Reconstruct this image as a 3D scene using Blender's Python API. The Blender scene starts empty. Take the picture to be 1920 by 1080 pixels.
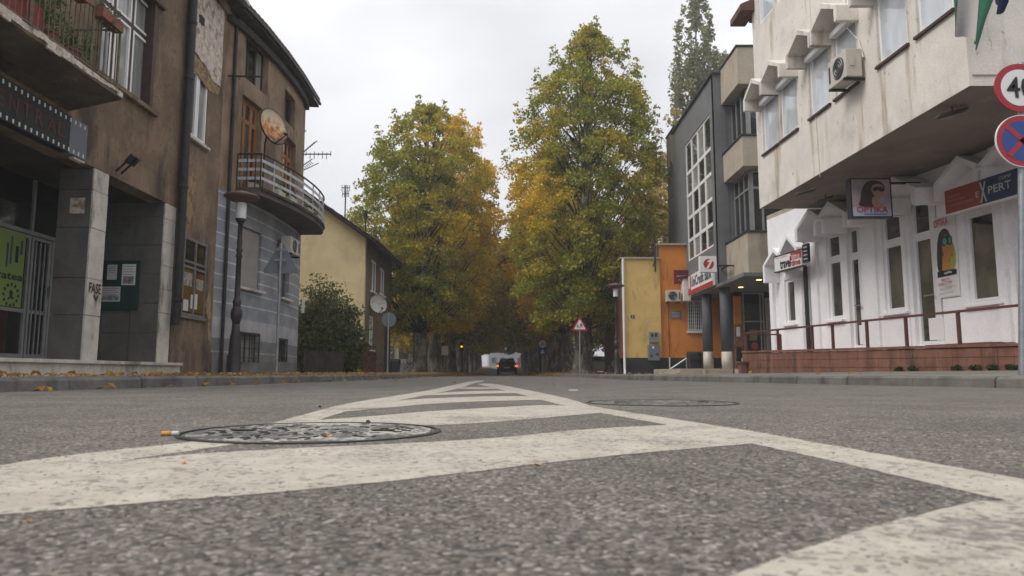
import bpy, bmesh, math, random
import numpy as np
from mathutils import Vector, Matrix
R = math.radians
random.seed(7); rng = np.random.default_rng(11)
sc = bpy.context.scene
COL = sc.collection
# ------------------------------------------------------------ camera, sky, sun, exposure
F, CX, CY, CAMH = 1350.0, 960.0, 540.0, 0.16
PITCH = math.atan(159 / F); CP, SP = math.cos(PITCH), math.sin(PITCH)
cd = bpy.data.cameras.new('camera'); cam = bpy.data.objects.new('camera', cd); COL.objects.link(cam)
cam.location = (0, 0, CAMH); cam.rotation_euler = (R(90) + PITCH, 0, 0)
cd.sensor_width = 36; cd.lens = 36 * F / 1920; cd.clip_start = .02; cd.clip_end = 3000
cd.dof.use_dof = True; cd.dof.focus_distance = 6.0; cd.dof.aperture_fstop = 7.5
sc.camera = cam
world = bpy.data.worlds.new('World'); sc.world = world; world.use_nodes = True
wn = world.node_tree; wn.nodes.clear()
def wnode(t, **k):
    n = wn.nodes.new(t)
    for a, b in k.items(): setattr(n, a, b)
    return n
SUN_EL, SUN_AZ = R(48), R(250)       # sun behind the camera, a little to the right
wo = wnode('ShaderNodeOutputWorld'); bg = wnode('ShaderNodeBackground'); bg.inputs[1].default_value = .1
sky = wnode('ShaderNodeTexSky', sky_type='NISHITA'); sky.sun_disc = False; sky.sun_elevation = SUN_EL; sky.sun_rotation = SUN_AZ
tc = wnode('ShaderNodeTexCoord'); sep = wnode('ShaderNodeSeparateXYZ')
mp = wnode('ShaderNodeMapping'); mp.inputs['Scale'].default_value = (1, 1, 2.6)
nz = wnode('ShaderNodeTexNoise'); nz.inputs['Scale'].default_value = 1.5; nz.inputs['Detail'].default_value = 4; nz.inputs['Roughness'].default_value = .45
# overcast gradient: brighter towards the zenith
cr = wnode('ShaderNodeMapRange'); cr.inputs[1].default_value = 0; cr.inputs[2].default_value = 1; cr.inputs[3].default_value = 4.7; cr.inputs[4].default_value = 13.0
nr = wnode('ShaderNodeMapRange'); nr.inputs[1].default_value = .36; nr.inputs[2].default_value = .62; nr.inputs[3].default_value = .68; nr.inputs[4].default_value = 1.12
mul = wnode('ShaderNodeMath', operation='MULTIPLY')
colr = wnode('ShaderNodeMix', data_type='RGBA'); colr.blend_type = 'MULTIPLY'; colr.inputs[0].default_value = 1
colr.inputs[6].default_value = (.99, .985, 1.015, 1)
mx = wnode('ShaderNodeMix', data_type='RGBA'); mx.inputs[0].default_value = .93
L = wn.links.new
L(tc.outputs['Generated'], sep.inputs[0]); L(tc.outputs['Generated'], mp.inputs[0]); L(mp.outputs[0], nz.inputs[0])
L(sep.outputs[2], cr.inputs[0]); L(nz.outputs[0], nr.inputs[0]); L(cr.outputs[0], mul.inputs[0]); L(nr.outputs[0], mul.inputs[1])
L(mul.outputs[0], colr.inputs[7]); L(sky.outputs[0], mx.inputs[6]); L(colr.outputs[2], mx.inputs[7]); L(mx.outputs[2], bg.inputs[0]); L(bg.outputs[0], wo.inputs[0])
sl = bpy.data.lights.new('sun', 'SUN'); sl.energy = 1.5; sl.angle = R(25); sl.color = (1, .93, .84)
so = bpy.data.objects.new('sun', sl); COL.objects.link(so); so.location = (0, 0, 40)
sdir = Vector((math.sin(SUN_AZ) * math.cos(SUN_EL), math.cos(SUN_AZ) * math.cos(SUN_EL), math.sin(SUN_EL)))
so.rotation_euler = sdir.to_track_quat('Z', 'Y').to_euler()
sc.view_settings.view_transform = 'Standard'; sc.view_settings.look = 'None'; sc.view_settings.gamma = 1; sc.view_settings.exposure = 0.38
sc.view_settings.use_curve_mapping = False
sc.cycles.max_bounces = 6; sc.cycles.transparent_max_bounces = 8; sc.cycles.sample_clamp_indirect = 6
# ------------------------------------------------------------ geometry helpers
def ray(px, py):
    u = (px - CX) / F; v = (CY - py) / F
    return (u, CP - v * SP, SP + v * CP)
def at(px, py, Y):
    r = ray(px, py); t = Y / r[1]; return Vector((r[0] * t, Y, CAMH + r[2] * t))
def gnd(px, py, z=0.0):
    r = ray(px, py); t = (z - CAMH) / r[2]; return Vector((r[0] * t, r[1] * t, z))
def onX(px, py, a, b=0.0):
    r = ray(px, py); t = a / (r[0] - b * r[1]); return (r[1] * t, CAMH + r[2] * t)
class MB:
    def __init__(s): s.v = []; s.f = []; s.m = []
    def poly(s, pts, mi=0):
        b = len(s.v); s.v += [tuple(p) for p in pts]; s.f.append(tuple(range(b, b + len(pts)))); s.m.append(mi); return s
    def hexa(s, P, mi=0):
        b = len(s.v); s.v += [tuple(p) for p in P]
        for q in ((0, 3, 2, 1), (4, 5, 6, 7), (0, 1, 5, 4), (1, 2, 6, 5), (2, 3, 7, 6), (3, 0, 4, 7)):
            s.f.append(tuple(b + i for i in q)); s.m.append(mi)
        return s
    def fbox(s, fr, s0, s1, n0, n1, z0, z1, mi=0):
        return s.hexa([fr(a, n, z) for z in (z0, z1) for a, n in ((s0, n0), (s1, n0), (s1, n1), (s0, n1))], mi)
    def box(s, x0, x1, y0, y1, z0, z1, mi=0):
        return s.hexa([(a, n, z) for z in (z0, z1) for a, n in ((x0, y0), (x1, y0), (x1, y1), (x0, y1))], mi)
    def tube(s, pts, r, n=8, mi=0, cap=True):
        pts = [Vector(p) for p in pts]; k = len(pts); rr = r if isinstance(r, (list, tuple)) else [r] * k
        b = len(s.v); up = None
        for i, p in enumerate(pts):
            d = (pts[min(i + 1, k - 1)] - pts[max(i - 1, 0)]).normalized()
            if up is None: up = Vector((0, 0, 1)) if abs(d.z) < .9 else Vector((1, 0, 0))
            a = d.cross(up).normalized(); c = a.cross(d).normalized(); up = c
            for j in range(n):
                w = 2 * math.pi * j / n; s.v.append(tuple(p + (a * math.cos(w) + c * math.sin(w)) * rr[i]))
        for i in range(k - 1):
            for j in range(n):
                s.f.append((b + i * n + j, b + i * n + (j + 1) % n, b + (i + 1) * n + (j + 1) % n, b + (i + 1) * n + j)); s.m.append(mi)
        if cap:
            s.f.append(tuple(b + j for j in range(n))[::-1]); s.m.append(mi)
            s.f.append(tuple(b + (k - 1) * n + j for j in range(n))); s.m.append(mi)
        return s
    def lathe(s, c, prof, n=20, mi=0, ax='z', cap=True):
        b = len(s.v); c = Vector(c)
        for r, z in prof:
            for j in range(n):
                w = 2 * math.pi * j / n; x, y = r * math.cos(w), r * math.sin(w)
                s.v.append(tuple(c + (Vector((x, y, z)) if ax == 'z' else Vector((x, z, y)))))
        for i in range(len(prof) - 1):
            for j in range(n):
                s.f.append((b + i * n + j, b + i * n + (j + 1) % n, b + (i + 1) * n + (j + 1) % n, b + (i + 1) * n + j)); s.m.append(mi)
        for e in (0, len(prof) - 1):
            if cap and prof[e][0] > 1e-4:
                s.f.append(tuple(b + e * n + j for j in range(n))); s.m.append(mi)
        return s
    def prism(s, pts, vec, mi=0):
        pts = [Vector(p) for p in pts]; vec = Vector(vec); k = len(pts); b = len(s.v)
        s.v += [tuple(p) for p in pts] + [tuple(p + vec) for p in pts]
        s.f.append(tuple(range(b, b + k))); s.m.append(mi); s.f.append(tuple(range(b + 2 * k - 1, b + k - 1, -1))); s.m.append(mi)
        for i in range(k):
            j = (i + 1) % k; s.f.append((b + i, b + j, b + k + j, b + k + i)); s.m.append(mi)
        return s
    def build(s, name, mats, parent=None, smooth=False, loc=None, bevel=0, fixn=True):
        me = bpy.data.meshes.new(name)
        if not isinstance(mats, (list, tuple)): mats = [mats]
        if parent is None and loc is None:
            a = np.array(s.v); lo, hi = a.min(0), a.max(0); loc = Vector(((lo[0] + hi[0]) / 2, (lo[1] + hi[1]) / 2, lo[2]))
        org = Vector(loc) if parent is None else ORG[parent]
        a = np.array(s.v, dtype=float) - np.array(org)
        me.from_pydata(a.tolist(), [], s.f)
        for m in mats: me.materials.append(m)
        if len(mats) > 1: me.polygons.foreach_set('material_index', s.m)
        if fixn or smooth:
            bm = bmesh.new(); bm.from_mesh(me); bmesh.ops.recalc_face_normals(bm, faces=bm.faces); bm.to_mesh(me); bm.free()
        if smooth: me.polygons.foreach_set('use_smooth', [len(p.vertices) <= 4 for p in me.polygons])
        o = bpy.data.objects.new(name, me); COL.objects.link(o)
        if parent is None: o.location = org
        else: o.parent = parent
        ORG[o] = Vector(org)
        if bevel:
            md = o.modifiers.new('bevel', 'BEVEL'); md.width = bevel; md.segments = 2; md.limit_method = 'ANGLE'
        return o
ORG = {}
def tag(o, label=None, cat=None, group=None, kind=None):
    if label: o['label'] = label
    if cat: o['category'] = cat
    if group: o['group'] = group
    if kind: o['kind'] = kind
    return o
def thing(name, label, cat, loc, group=None, rz=0):
    o = bpy.data.objects.new(name, None); COL.objects.link(o); o.location = loc; o.empty_display_size = .2; o.rotation_euler.z = rz
    ORG[o] = Vector(loc); return tag(o, label, cat, group)
def copy_tree(o, parent=None):
    c = o.copy(); COL.objects.link(c); ORG[c] = ORG.get(o, Vector())
    if parent: c.parent = parent
    for ch in list(o.children): copy_tree(ch, c)
    return c
def grid_wall(mb, fr, s0, s1, z0, z1, holes=(), depth=.22, cuts=(), mi=0, mr=None, zc=()):
    S = sorted(set([s0, s1] + [h[0] for h in holes] + [h[1] for h in holes] + [c for c in cuts if s0 < c < s1]))
    Z = sorted(set([z0, z1] + [h[2] for h in holes] + [h[3] for h in holes] + [c for c in zc if z0 < c < z1]))
    for i in range(len(S) - 1):
        for j in range(len(Z) - 1):
            cs, cz = (S[i] + S[i + 1]) / 2, (Z[j] + Z[j + 1]) / 2
            if any(h[0] < cs < h[1] and h[2] < cz < h[3] for h in holes): continue
            mb.poly([fr(S[i], 0, Z[j]), fr(S[i + 1], 0, Z[j]), fr(S[i + 1], 0, Z[j + 1]), fr(S[i], 0, Z[j + 1])], mi)
    for a, b, c, d in holes:
        r = mi if mr is None else mr
        for p, q in (((a, c), (b, c)), ((b, c), (b, d)), ((b, d), (a, d)), ((a, d), (a, c))):
            mb.poly([fr(p[0], 0, p[1]), fr(q[0], 0, q[1]), fr(q[0], -depth, q[1]), fr(p[0], -depth, p[1])], r)
def window(fr, h, parent, mf, mp_, cols=(.5,), rows=(), fw=.06, inset=.12, name='window', sill=None, label=None, mw=None, pane_off=.03, mw2=None):
    """frame mesh with mullions (part), one pane mesh per light (sub-parts)"""
    a, b, c, d = h; mw = mw or fw; mb = MB()
    for q in ((a, a + fw, c, d), (b - fw, b, c, d)): mb.fbox(fr, q[0], q[1], -inset - .05, -inset, q[2], q[3])
    for q in ((c, c + fw), (d - fw, d)): mb.fbox(fr, a + fw, b - fw, -inset - .05, -inset - .002, q[0], q[1])
    cs = [a] + [a + (b - a) * t for t in cols] + [b]; rs = [c] + [c + (d - c) * t for t in rows] + [d]
    for x in cs[1:-1]: mb.fbox(fr, x - mw / 2, x + mw / 2, -inset - .045, -inset + .004, c + fw, d - fw)
    for z in rs[1:-1]: mb.fbox(fr, a + fw, b - fw, -inset - .043, -inset + .001, z - mw / 2, z + mw / 2)
    w = mb.build(name, mf, parent)
    if label: w['label'] = label
    for i in range(len(cs) - 1):
        for j in range(len(rs) - 1):
            if mw2:   # inner casement frame
                x0, x1, z0, z1 = cs[i] + mw / 2, cs[i + 1] - mw / 2, rs[j] + mw / 2, rs[j + 1] - mw / 2
                k = MB(); t = .045
                k.fbox(fr, x0, x0 + t, -inset - .04, -inset + .012, z0, z1).fbox(fr, x1 - t, x1, -inset - .04, -inset + .012, z0, z1)
                k.fbox(fr, x0 + t, x1 - t, -inset - .04, -inset + .010, z0, z0 + t).fbox(fr, x0 + t, x1 - t, -inset - .04, -inset + .010, z1 - t, z1)
                k.build('casement', mw2, w)
            p = MB().fbox(fr, cs[i] + .01, cs[i + 1] - .01, -inset - pane_off - .008, -inset - pane_off, rs[j] + .01, rs[j + 1] - .01)
            p.build('pane', mp_[(i + j) % len(mp_)] if isinstance(mp_, (list, tuple)) else mp_, w, fixn=True)
    if sill: MB().fbox(fr, a - .06, b + .06, -inset, sill, c - .05, c).build('sill', mf if mw2 is None else mf, w)
    return w
def text(s, mat_, origin, right, up, w, h, parent=None, name='lettering', ext=.004, bold=0.0, keep=False, sx=0):
    cu = bpy.data.curves.new('t', 'FONT'); cu.body = s; cu.size = 1; cu.extrude = 0; cu.offset = bold; cu.resolution_u = 2
    cu.align_x = 'LEFT'; to = bpy.data.objects.new('t', cu); COL.objects.link(to)
    dg = bpy.context.evaluated_depsgraph_get(); me = bpy.data.meshes.new_from_object(to.evaluated_get(dg))
    bpy.data.objects.remove(to); bpy.data.curves.remove(cu)
    n = len(me.vertices); a = np.zeros(n * 3); me.vertices.foreach_get('co', a); a = a.reshape(-1, 3)
    lo, hi = a.min(0), a.max(0); kx = w / (hi[0] - lo[0]); kz = (h / (hi[1] - lo[1])) if not keep else kx
    right = Vector(right).normalized(); up = Vector(up).normalized(); nn = right.cross(up)
    O = np.array(origin) + np.outer((a[:, 0] - lo[0]) * kx + sx * (a[:, 1] - lo[1]) * kz, np.array(right)) + np.outer((a[:, 1] - lo[1]) * kz, np.array(up)) + np.array(nn) * ext
    org = ORG[parent] if parent else Vector(O.mean(0)); O = O - np.array(org)
    me.vertices.foreach_set('co', O.ravel()); me.materials.clear(); me.materials.append(mat_); me.update(); me.name = name
    o = bpy.data.objects.new(name, me); COL.objects.link(o); ORG[o] = Vector(org)
    if parent: o.parent = parent
    else: o.location = org
    return o
# ------------------------------------------------------------ materials
MATS = {}
def nt(name):
    m = bpy.data.materials.new(name); m.use_nodes = True; t = m.node_tree; b = t.nodes['Principled BSDF']; MATS[name] = m
    return m, t, b
def col4(c): return (c[0], c[1], c[2], 1)
def noise(t, src, scale, detail=5, rough=.6, sc3=None):
    n = t.nodes.new('ShaderNodeTexNoise'); n.inputs['Scale'].default_value = scale; n.inputs['Detail'].default_value = detail; n.inputs['Roughness'].default_value = rough
    if sc3:
        m = t.nodes.new('ShaderNodeMapping'); m.inputs['Scale'].default_value = sc3; t.links.new(src, m.inputs[0]); t.links.new(m.outputs[0], n.inputs[0])
    else: t.links.new(src, n.inputs[0])
    return n
def rng_(t, src, lo, hi, a=0, b=1):
    n = t.nodes.new('ShaderNodeMapRange'); n.inputs[1].default_value = lo; n.inputs[2].default_value = hi; n.inputs[3].default_value = a; n.inputs[4].default_value = b
    n.interpolation_type = 'SMOOTHSTEP'; t.links.new(src, n.inputs[0]); return n.outputs[0]
def mixc(t, fac, a, b, mode='MIX'):
    n = t.nodes.new('ShaderNodeMix'); n.data_type = 'RGBA'; n.blend_type = mode
    for i, x in ((0, fac), (6, a), (7, b)):
        if hasattr(x, 'links') or isinstance(x, bpy.types.NodeSocket): t.links.new(x, n.inputs[i])
        else: n.inputs[i].default_value = x if i == 0 else col4(x)
    return n.outputs[2]
def mat(name, c, rough=.8, var=.18, vs=2.5, bump=.25, bs=70, stains=(), metal=0, spec=.4, bd=.01, zs=None):
    """stains: (colour, scale, lo, hi, (sx,sy,sz) or None, amount)"""
    m, t, b = nt(name); g = t.nodes.new('ShaderNodeNewGeometry').outputs['Position']
    n = noise(t, g, vs, 6, .65)
    cc = mixc(t, rng_(t, n.outputs[0], .3, .7), [x * (1 - var) for x in c], [min(1, x * (1 + var)) for x in c])
    for s in stains:
        k = noise(t, g, s[1], 5, .62, s[4]); f = rng_(t, k.outputs[0], s[2], s[3], 0, s[5]); cc = mixc(t, f, cc, s[0])
    if bump:
        k = noise(t, g, bs, 4, .7); bb = t.nodes.new('ShaderNodeBump'); bb.inputs['Strength'].default_value = bump; bb.inputs['Distance'].default_value = bd
        t.links.new(k.outputs[0], bb.inputs['Height']); t.links.new(bb.outputs[0], b.inputs['Normal'])
        cc = mixc(t, .25, cc, mixc(t, rng_(t, k.outputs[0], .3, .7), [.6] * 3, [1.4] * 3), 'MULTIPLY')
    t.links.new(cc, b.inputs['Base Color']); b.inputs['Roughness'].default_value = rough; b.inputs['Metallic'].default_value = metal
    b.inputs['Specular IOR Level'].default_value = spec
    return m
def flat(name, c, rough=.6, metal=0, spec=.4, emit=0):
    m, t, b = nt(name); b.inputs['Base Color'].default_value = col4(c); b.inputs['Roughness'].default_value = rough; b.inputs['Metallic'].default_value = metal
    b.inputs['Specular IOR Level'].default_value = spec
    if emit: b.inputs['Emission Color'].default_value = col4(c); b.inputs['Emission Strength'].default_value = emit
    return m
def glass(name, c, c2=None, rough=.04, ior=1.55, fold=14):
    """window glass seen from outside: what hangs or stands behind it or a painted reflection, under a clear reflecting coat"""
    m, t, b = nt(name); g = t.nodes.new('ShaderNodeNewGeometry').outputs['Position']
    if c2:
        k = noise(t, g, 1.0, 3, .5, (fold, fold, 1.2)); cc = mixc(t, rng_(t, k.outputs[0], .35, .65), c, c2); t.links.new(cc, b.inputs['Base Color'])
    else: b.inputs['Base Color'].default_value = col4(c)
    b.inputs['Roughness'].default_value = rough; b.inputs['IOR'].default_value = ior; b.inputs['Specular IOR Level'].default_value = .6
    k = noise(t, g, 1.3, 2, .5); bb = t.nodes.new('ShaderNodeBump'); bb.inputs['Strength'].default_value = .25; bb.inputs['Distance'].default_value = .02
    t.links.new(k.outputs[0], bb.inputs['Height']); t.links.new(bb.outputs[0], b.inputs['Normal'])
    return m
def asphalt(name, k=1.0):
    m, t, b = nt(name); g = t.nodes.new('ShaderNodeNewGeometry').outputs['Position']
    v = t.nodes.new('ShaderNodeTexVoronoi'); v.inputs['Scale'].default_value = 150; t.links.new(g, v.inputs[0])
    sepc = t.nodes.new('ShaderNodeSeparateColor'); t.links.new(v.outputs['Color'], sepc.inputs[0])
    base = mixc(t, rng_(t, sepc.outputs[0], .15, 1.0), [.088 * k, .079 * k, .07 * k], [.195 * k, .178 * k, .157 * k])
    base = mixc(t, rng_(t, sepc.outputs[1], .93, .95), base, (.40, .375, .335)); base = mixc(t, rng_(t, sepc.outputs[2], .9, .93), base, (.055, .05, .045))
    base = mixc(t, rng_(t, v.outputs['Distance'], .4, .8, 0, .6), base, (.04, .037, .035))
    far = noise(t, g, 1.6, 7, .75); base = mixc(t, 1, base, mixc(t, rng_(t, far.outputs[0], .3, .7), [.72] * 3, [1.16, 1.15, 1.13]), 'MULTIPLY')
    mid = noise(t, g, 26, 5, .75); base = mixc(t, 1, base, mixc(t, rng_(t, mid.outputs[0], .34, .66), [.9] * 3, [1.1, 1.09, 1.07]), 'MULTIPLY')
    t.links.new(base, b.inputs['Base Color']); b.inputs['Roughness'].default_value = .78; b.inputs['Specular IOR Level'].default_value = .35
    n2 = noise(t, g, 260, 3, .6); ad = t.nodes.new('ShaderNodeMath'); ad.operation = 'MULTIPLY_ADD'; ad.inputs[1].default_value = -.8
    t.links.new(v.outputs['Distance'], ad.inputs[0]); t.links.new(n2.outputs[0], ad.inputs[2])
    bb = t.nodes.new('ShaderNodeBump'); bb.inputs['Strength'].default_value = .8; bb.inputs['Distance'].default_value = .004
    t.links.new(ad.outputs[0], bb.inputs['Height']); t.links.new(bb.outputs[0], b.inputs['Normal'])
    return m
def paint_mat(name):
    m, t, b = nt(name); g = t.nodes.new('ShaderNodeNewGeometry').outputs['Position']
    n = noise(t, g, 9, 6, .7); w = noise(t, g, 55, 5, .75); big = noise(t, g, 2.2, 3, .5)
    cc = mixc(t, rng_(t, n.outputs[0], .3, .7), (.37, .335, .275), (.50, .46, .385))
    cc = mixc(t, rng_(t, noise(t, g, 240, 3, .6).outputs[0], .35, .6, .25, 0), cc, (.2, .19, .17))
    ad = t.nodes.new('ShaderNodeMath'); ad.operation = 'ADD'; t.links.new(w.outputs[0], ad.inputs[0]); t.links.new(big.outputs[0], ad.inputs[1])
    cc = mixc(t, rng_(t, ad.outputs[0], .78, .93, .85, 0), cc, (.13, .12, .11))
    v = t.nodes.new('ShaderNodeTexVoronoi'); v.inputs['Scale'].default_value = 105; t.links.new(g, v.inputs[0])
    sc_ = t.nodes.new('ShaderNodeSeparateColor'); t.links.new(v.outputs['Color'], sc_.inputs[0])
    wr = noise(t, g, 6, 5, .7); a3 = t.nodes.new('ShaderNodeMath'); a3.operation = 'MULTIPLY_ADD'; a3.inputs[1].default_value = 1.1; t.links.new(wr.outputs[0], a3.inputs[0]); t.links.new(sc_.outputs[1], a3.inputs[2])
    cc = mixc(t, rng_(t, a3.outputs[0], 1.37, 1.46, 0, .75), cc, (.15, .135, .115))
    t.links.new(cc, b.inputs['Base Color']); b.inputs['Roughness'].default_value = .7
    bb = t.nodes.new('ShaderNodeBump'); bb.inputs['Strength'].default_value = .5; bb.inputs['Distance'].default_value = .003; bb.invert = True
    t.links.new(v.outputs['Distance'], bb.inputs['Height']); t.links.new(bb.outputs[0], b.inputs['Normal'])
    return m
def leafmat(name, greens, yellows):
    m, t, b = nt(name); a = t.nodes.new('ShaderNodeAttribute'); a.attribute_name = 'tint'; y = t.nodes.new('ShaderNodeAttribute'); y.attribute_name = 'autumn'
    cg = mixc(t, a.outputs['Fac'], greens[0], greens[1]); cy = mixc(t, a.outputs['Fac'], yellows[0], yellows[1]); cc = mixc(t, y.outputs['Fac'], cg, cy)
    t.links.new(cc, b.inputs['Base Color']); b.inputs['Roughness'].default_value = .6; b.inputs['Specular IOR Level'].default_value = .3
    tr = t.nodes.new('ShaderNodeBsdfTranslucent'); t.links.new(cc, tr.inputs[0]); ms = t.nodes.new('ShaderNodeMixShader'); ms.inputs[0].default_value = .42
    out = t.nodes['Material Output']; t.links.new(b.outputs[0], ms.inputs[1]); t.links.new(tr.outputs[0], ms.inputs[2]); t.links.new(ms.outputs[0], out.inputs[0])
    return m
ochre, dirt = (.36, .24, .12), (.07, .06, .05)
m_asph = asphalt('asphalt', 1.35); m_paint = paint_mat('road paint')
m_pave = mat('pavement', (.17, .155, .135), .9, .2, 1.5, .4, 90, [((.09, .08, .07), .8, .45, .7, None, .7)])
m_kerb = mat('kerb concrete', (.14, .132, .12), .9, .25, 3, .5, 60, [((.05, .046, .04), 4, .5, .7, (1, 1, .4), .7)])
m_stucco = mat('brown stucco', (.20, .14, .09), .95, .3, 1.2, .6, 40, [((.045, .034, .027), .9, .47, .64, (1, 1, .35), .85), ((.34, .235, .14), 1.1, .54, .68, (1, 1, .28), .75), ((.25, .19, .14), 5, .55, .68, (1, 1, .2), .6), ((.05, .038, .03), 16, .57, .64, (1, 1, .7), .55)], bd=.02)
m_stucco2 = mat('light brown stucco', (.27, .19, .125), .95, .25, 1.5, .5, 40, [((.08, .06, .045), 1.1, .5, .7, (1, 1, .35), .8), ((.36, .26, .18), 2.3, .55, .72, (1, 1, .4), .6)], bd=.02)
m_bare = mat('bare pale render', (.62, .55, .47), .95, .2, 6, .9, 22, [((.24, .17, .12), 5, .5, .62, None, .8)], bd=.03)
m_ochre = mat('ochre old render', (.33, .23, .12), .95, .25, 5, .8, 30, [((.12, .08, .05), 7, .5, .65, None, .8)], bd=.03)
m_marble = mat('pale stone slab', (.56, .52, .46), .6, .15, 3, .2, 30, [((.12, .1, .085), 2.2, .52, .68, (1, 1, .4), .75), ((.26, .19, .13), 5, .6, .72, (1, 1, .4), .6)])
m_slab = mat('grey stone slab', (.12, .117, .108), .6, .2, 2, .2, 30, [((.07, .065, .06), 1.5, .5, .7, None, .6)])  # stone tone lowered to deepen the shade under the arcade
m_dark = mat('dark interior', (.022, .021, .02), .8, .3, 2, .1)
m_ceil = mat('shade dark plaster', (.045, .04, .035), .9, .3, 1.5, .3, 40, [((.13, .09, .05), 1.6, .55, .7, None, .6)])  # arcade shade is put into this dark plaster colour
m_white = mat('white plaster', (.85, .85, .875), .75, .05, 2, .12, 50, [((.42, .38, .33), 2.5, .6, .78, (1, 1, .4), .35)])
m_offw = mat('weathered off-white render', (.72, .685, .63), .85, .07, 1.5, .25, 45, [((.33, .24, .15), 1.9, .54, .70, (1, 1, .13), .75), ((.24, .22, .2), .8, .5, .75, None, .4), ((.16, .13, .11), 9, .64, .7, (1, 1, .5), .6)])
m_beton = mat('beige concrete', (.40, .35, .28), .85, .1, 2, .3, 50, [((.19, .15, .11), 3, .54, .72, (1, 1, .12), .6)])
m_grey = mat('slate grey render', (.155, .16, .168), .75, .1, 2, .15, 60, [((.16, .16, .155), 2.5, .6, .75, (1, 1, .4), .4)])
m_grey2 = mat('slate blue column paint', (.085, .095, .115), .7, .1, 2, .1, 60)
m_orange = mat('orange render', (.64, .235, .05), .85, .07, 1.5, .2, 60, [((.33, .13, .04), 1.8, .52, .70, (1, 1, .3), .6), ((.2, .09, .04), 5, .59, .7, (1, 1, .2), .5)])
m_yell = mat('pale yellow render', (.68, .48, .18), .85, .07, 1.5, .2, 60, [((.3, .22, .11), 1.4, .52, .70, (1, 1, .35), .6), ((.24, .18, .10), 5, .57, .68, (1, 1, .22), .5)])
m_yell2 = mat('house yellow render', (.66, .545, .31), .85, .09, 1, .25, 50, [((.38, .30, .18), .9, .5, .72, (1, 1, .5), .5), ((.2, .16, .1), 3, .62, .74, (1, 1, .3), .4)])
m_hbrown = mat('house brown side render', (.17, .125, .075), .9, .2, 2, .3, 50)
m_maroon = mat('maroon plinth paint', (.13, .035, .025), .8, .15, 2, .2)
m_plinth = mat('charcoal plinth', (.035, .036, .04), .7, .2, 2, .15)
m_redtile = mat('red terrace tile', (.20, .092, .064), .6, .25, 2.5, .3, 60, [((.06, .04, .035), 3.5, .5, .68, (1, 1, .13), .75), ((.34, .19, .13), 5, .55, .7, (1, 1, .4), .4)])
m_redpaint = mat('red brown rail paint', (.105, .04, .034), .5, .15, 5, .1)
m_iron = mat('dark iron', (.035, .032, .03), .55, .3, 6, .2, 80, metal=.3)
m_lamp = mat('lamp post paint', (.032, .027, .027), .5, .2, 5, .1)
m_galv = mat('galvanised steel', (.30, .32, .34), .45, .15, 6, .05, metal=.6)
m_signback = mat('grey sign back', (.16, .18, .215), .5, .08, 6, .03, stains=[((.3, .3, .3), 14, .6, .68, None, .4)])
m_lampcap = mat('lamp cap red brown', (.115, .062, .052), .6, .15, 5)
m_opal = flat('opal glass', (.62, .63, .64), .25, spec=.6)
m_pvc = flat('white window frame', (.82, .825, .84), .35)
m_alu = mat('aluminium frame', (.30, .31, .31), .45, .1, 6, .05, metal=.35)
m_frmaroon = mat('maroon window frame', (.065, .034, .03), .6, .2, 6)
m_fworn = mat('worn grey wood frame', (.17, .16, .145), .7, .2, 8)
m_wood = mat('orange brown wood', (.28, .12, .04), .6, .2, 6)
m_fence = mat('dark fence wood', (.055, .047, .04), .85, .3, 5, .4, 60, [((.1, .085, .07), 6, .5, .7, (1, 1, .1), .6)])
m_bark = mat('plane tree bark', (.15, .135, .11), .95, .25, 3, .9, 14, [((.34, .31, .25), 2.6, .50, .56, (1, 1, .45), .95), ((.045, .04, .032), 4, .55, .66, (1, 1, .5), .8)], bd=.05)
m_bark2 = mat('branch bark', (.07, .06, .048), .95, .3, 3, .5, 20, bd=.03)
m_roof = mat('roof tile', (.12, .06, .045), .85, .3, 5, .4)
m_eave = mat('dark eave wood', (.045, .038, .033), .85, .3, 4, .2)
m_soil = mat('leaf strewn soil', (.12, .085, .05), .95, .35, 3, .6, 25, [((.3, .18, .05), 7, .48, .6, None, .8), ((.06, .05, .04), 2, .5, .7, None, .5)])
m_ground = mat('ground', (.1, .095, .085), .95, .2, .5, .2)
g_dark = glass('dark window glass', (.012, .013, .014)); g_mid = glass('dim window glass', (.05, .052, .05), (.10, .10, .095))
g_curt = glass('curtained window glass', (.40, .39, .36), (.58, .57, .53)); g_curt2 = glass('net curtain glass', (.22, .23, .22), (.33, .33, .32))
g_sky = glass('upper window glass with painted sky', (.5, .55, .6), (.6, .65, .7), fold=4, ior=2.0)  # pale blue sky reflection is painted into the pane colour
m_pot = mat('terracotta', (.22, .085, .055), .8, .2, 6)
m_black = flat('black plastic', (.02, .02, .022), .5); m_blackp = flat('black print', (.02, .02, .022), .7); m_redp = flat('red print', (.42, .03, .035), .5)
m_whitep = flat('white print', (.74, .74, .74), .5); m_paper = flat('paper', (.55, .56, .55), .8); m_navy = flat('navy print', (.025, .04, .1), .5); m_bluep = flat('blue sign film', (.02, .06, .25), .4)
m_ac = mat('air conditioner casing', (.52, .49, .43), .5, .06, 3, .02)
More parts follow.
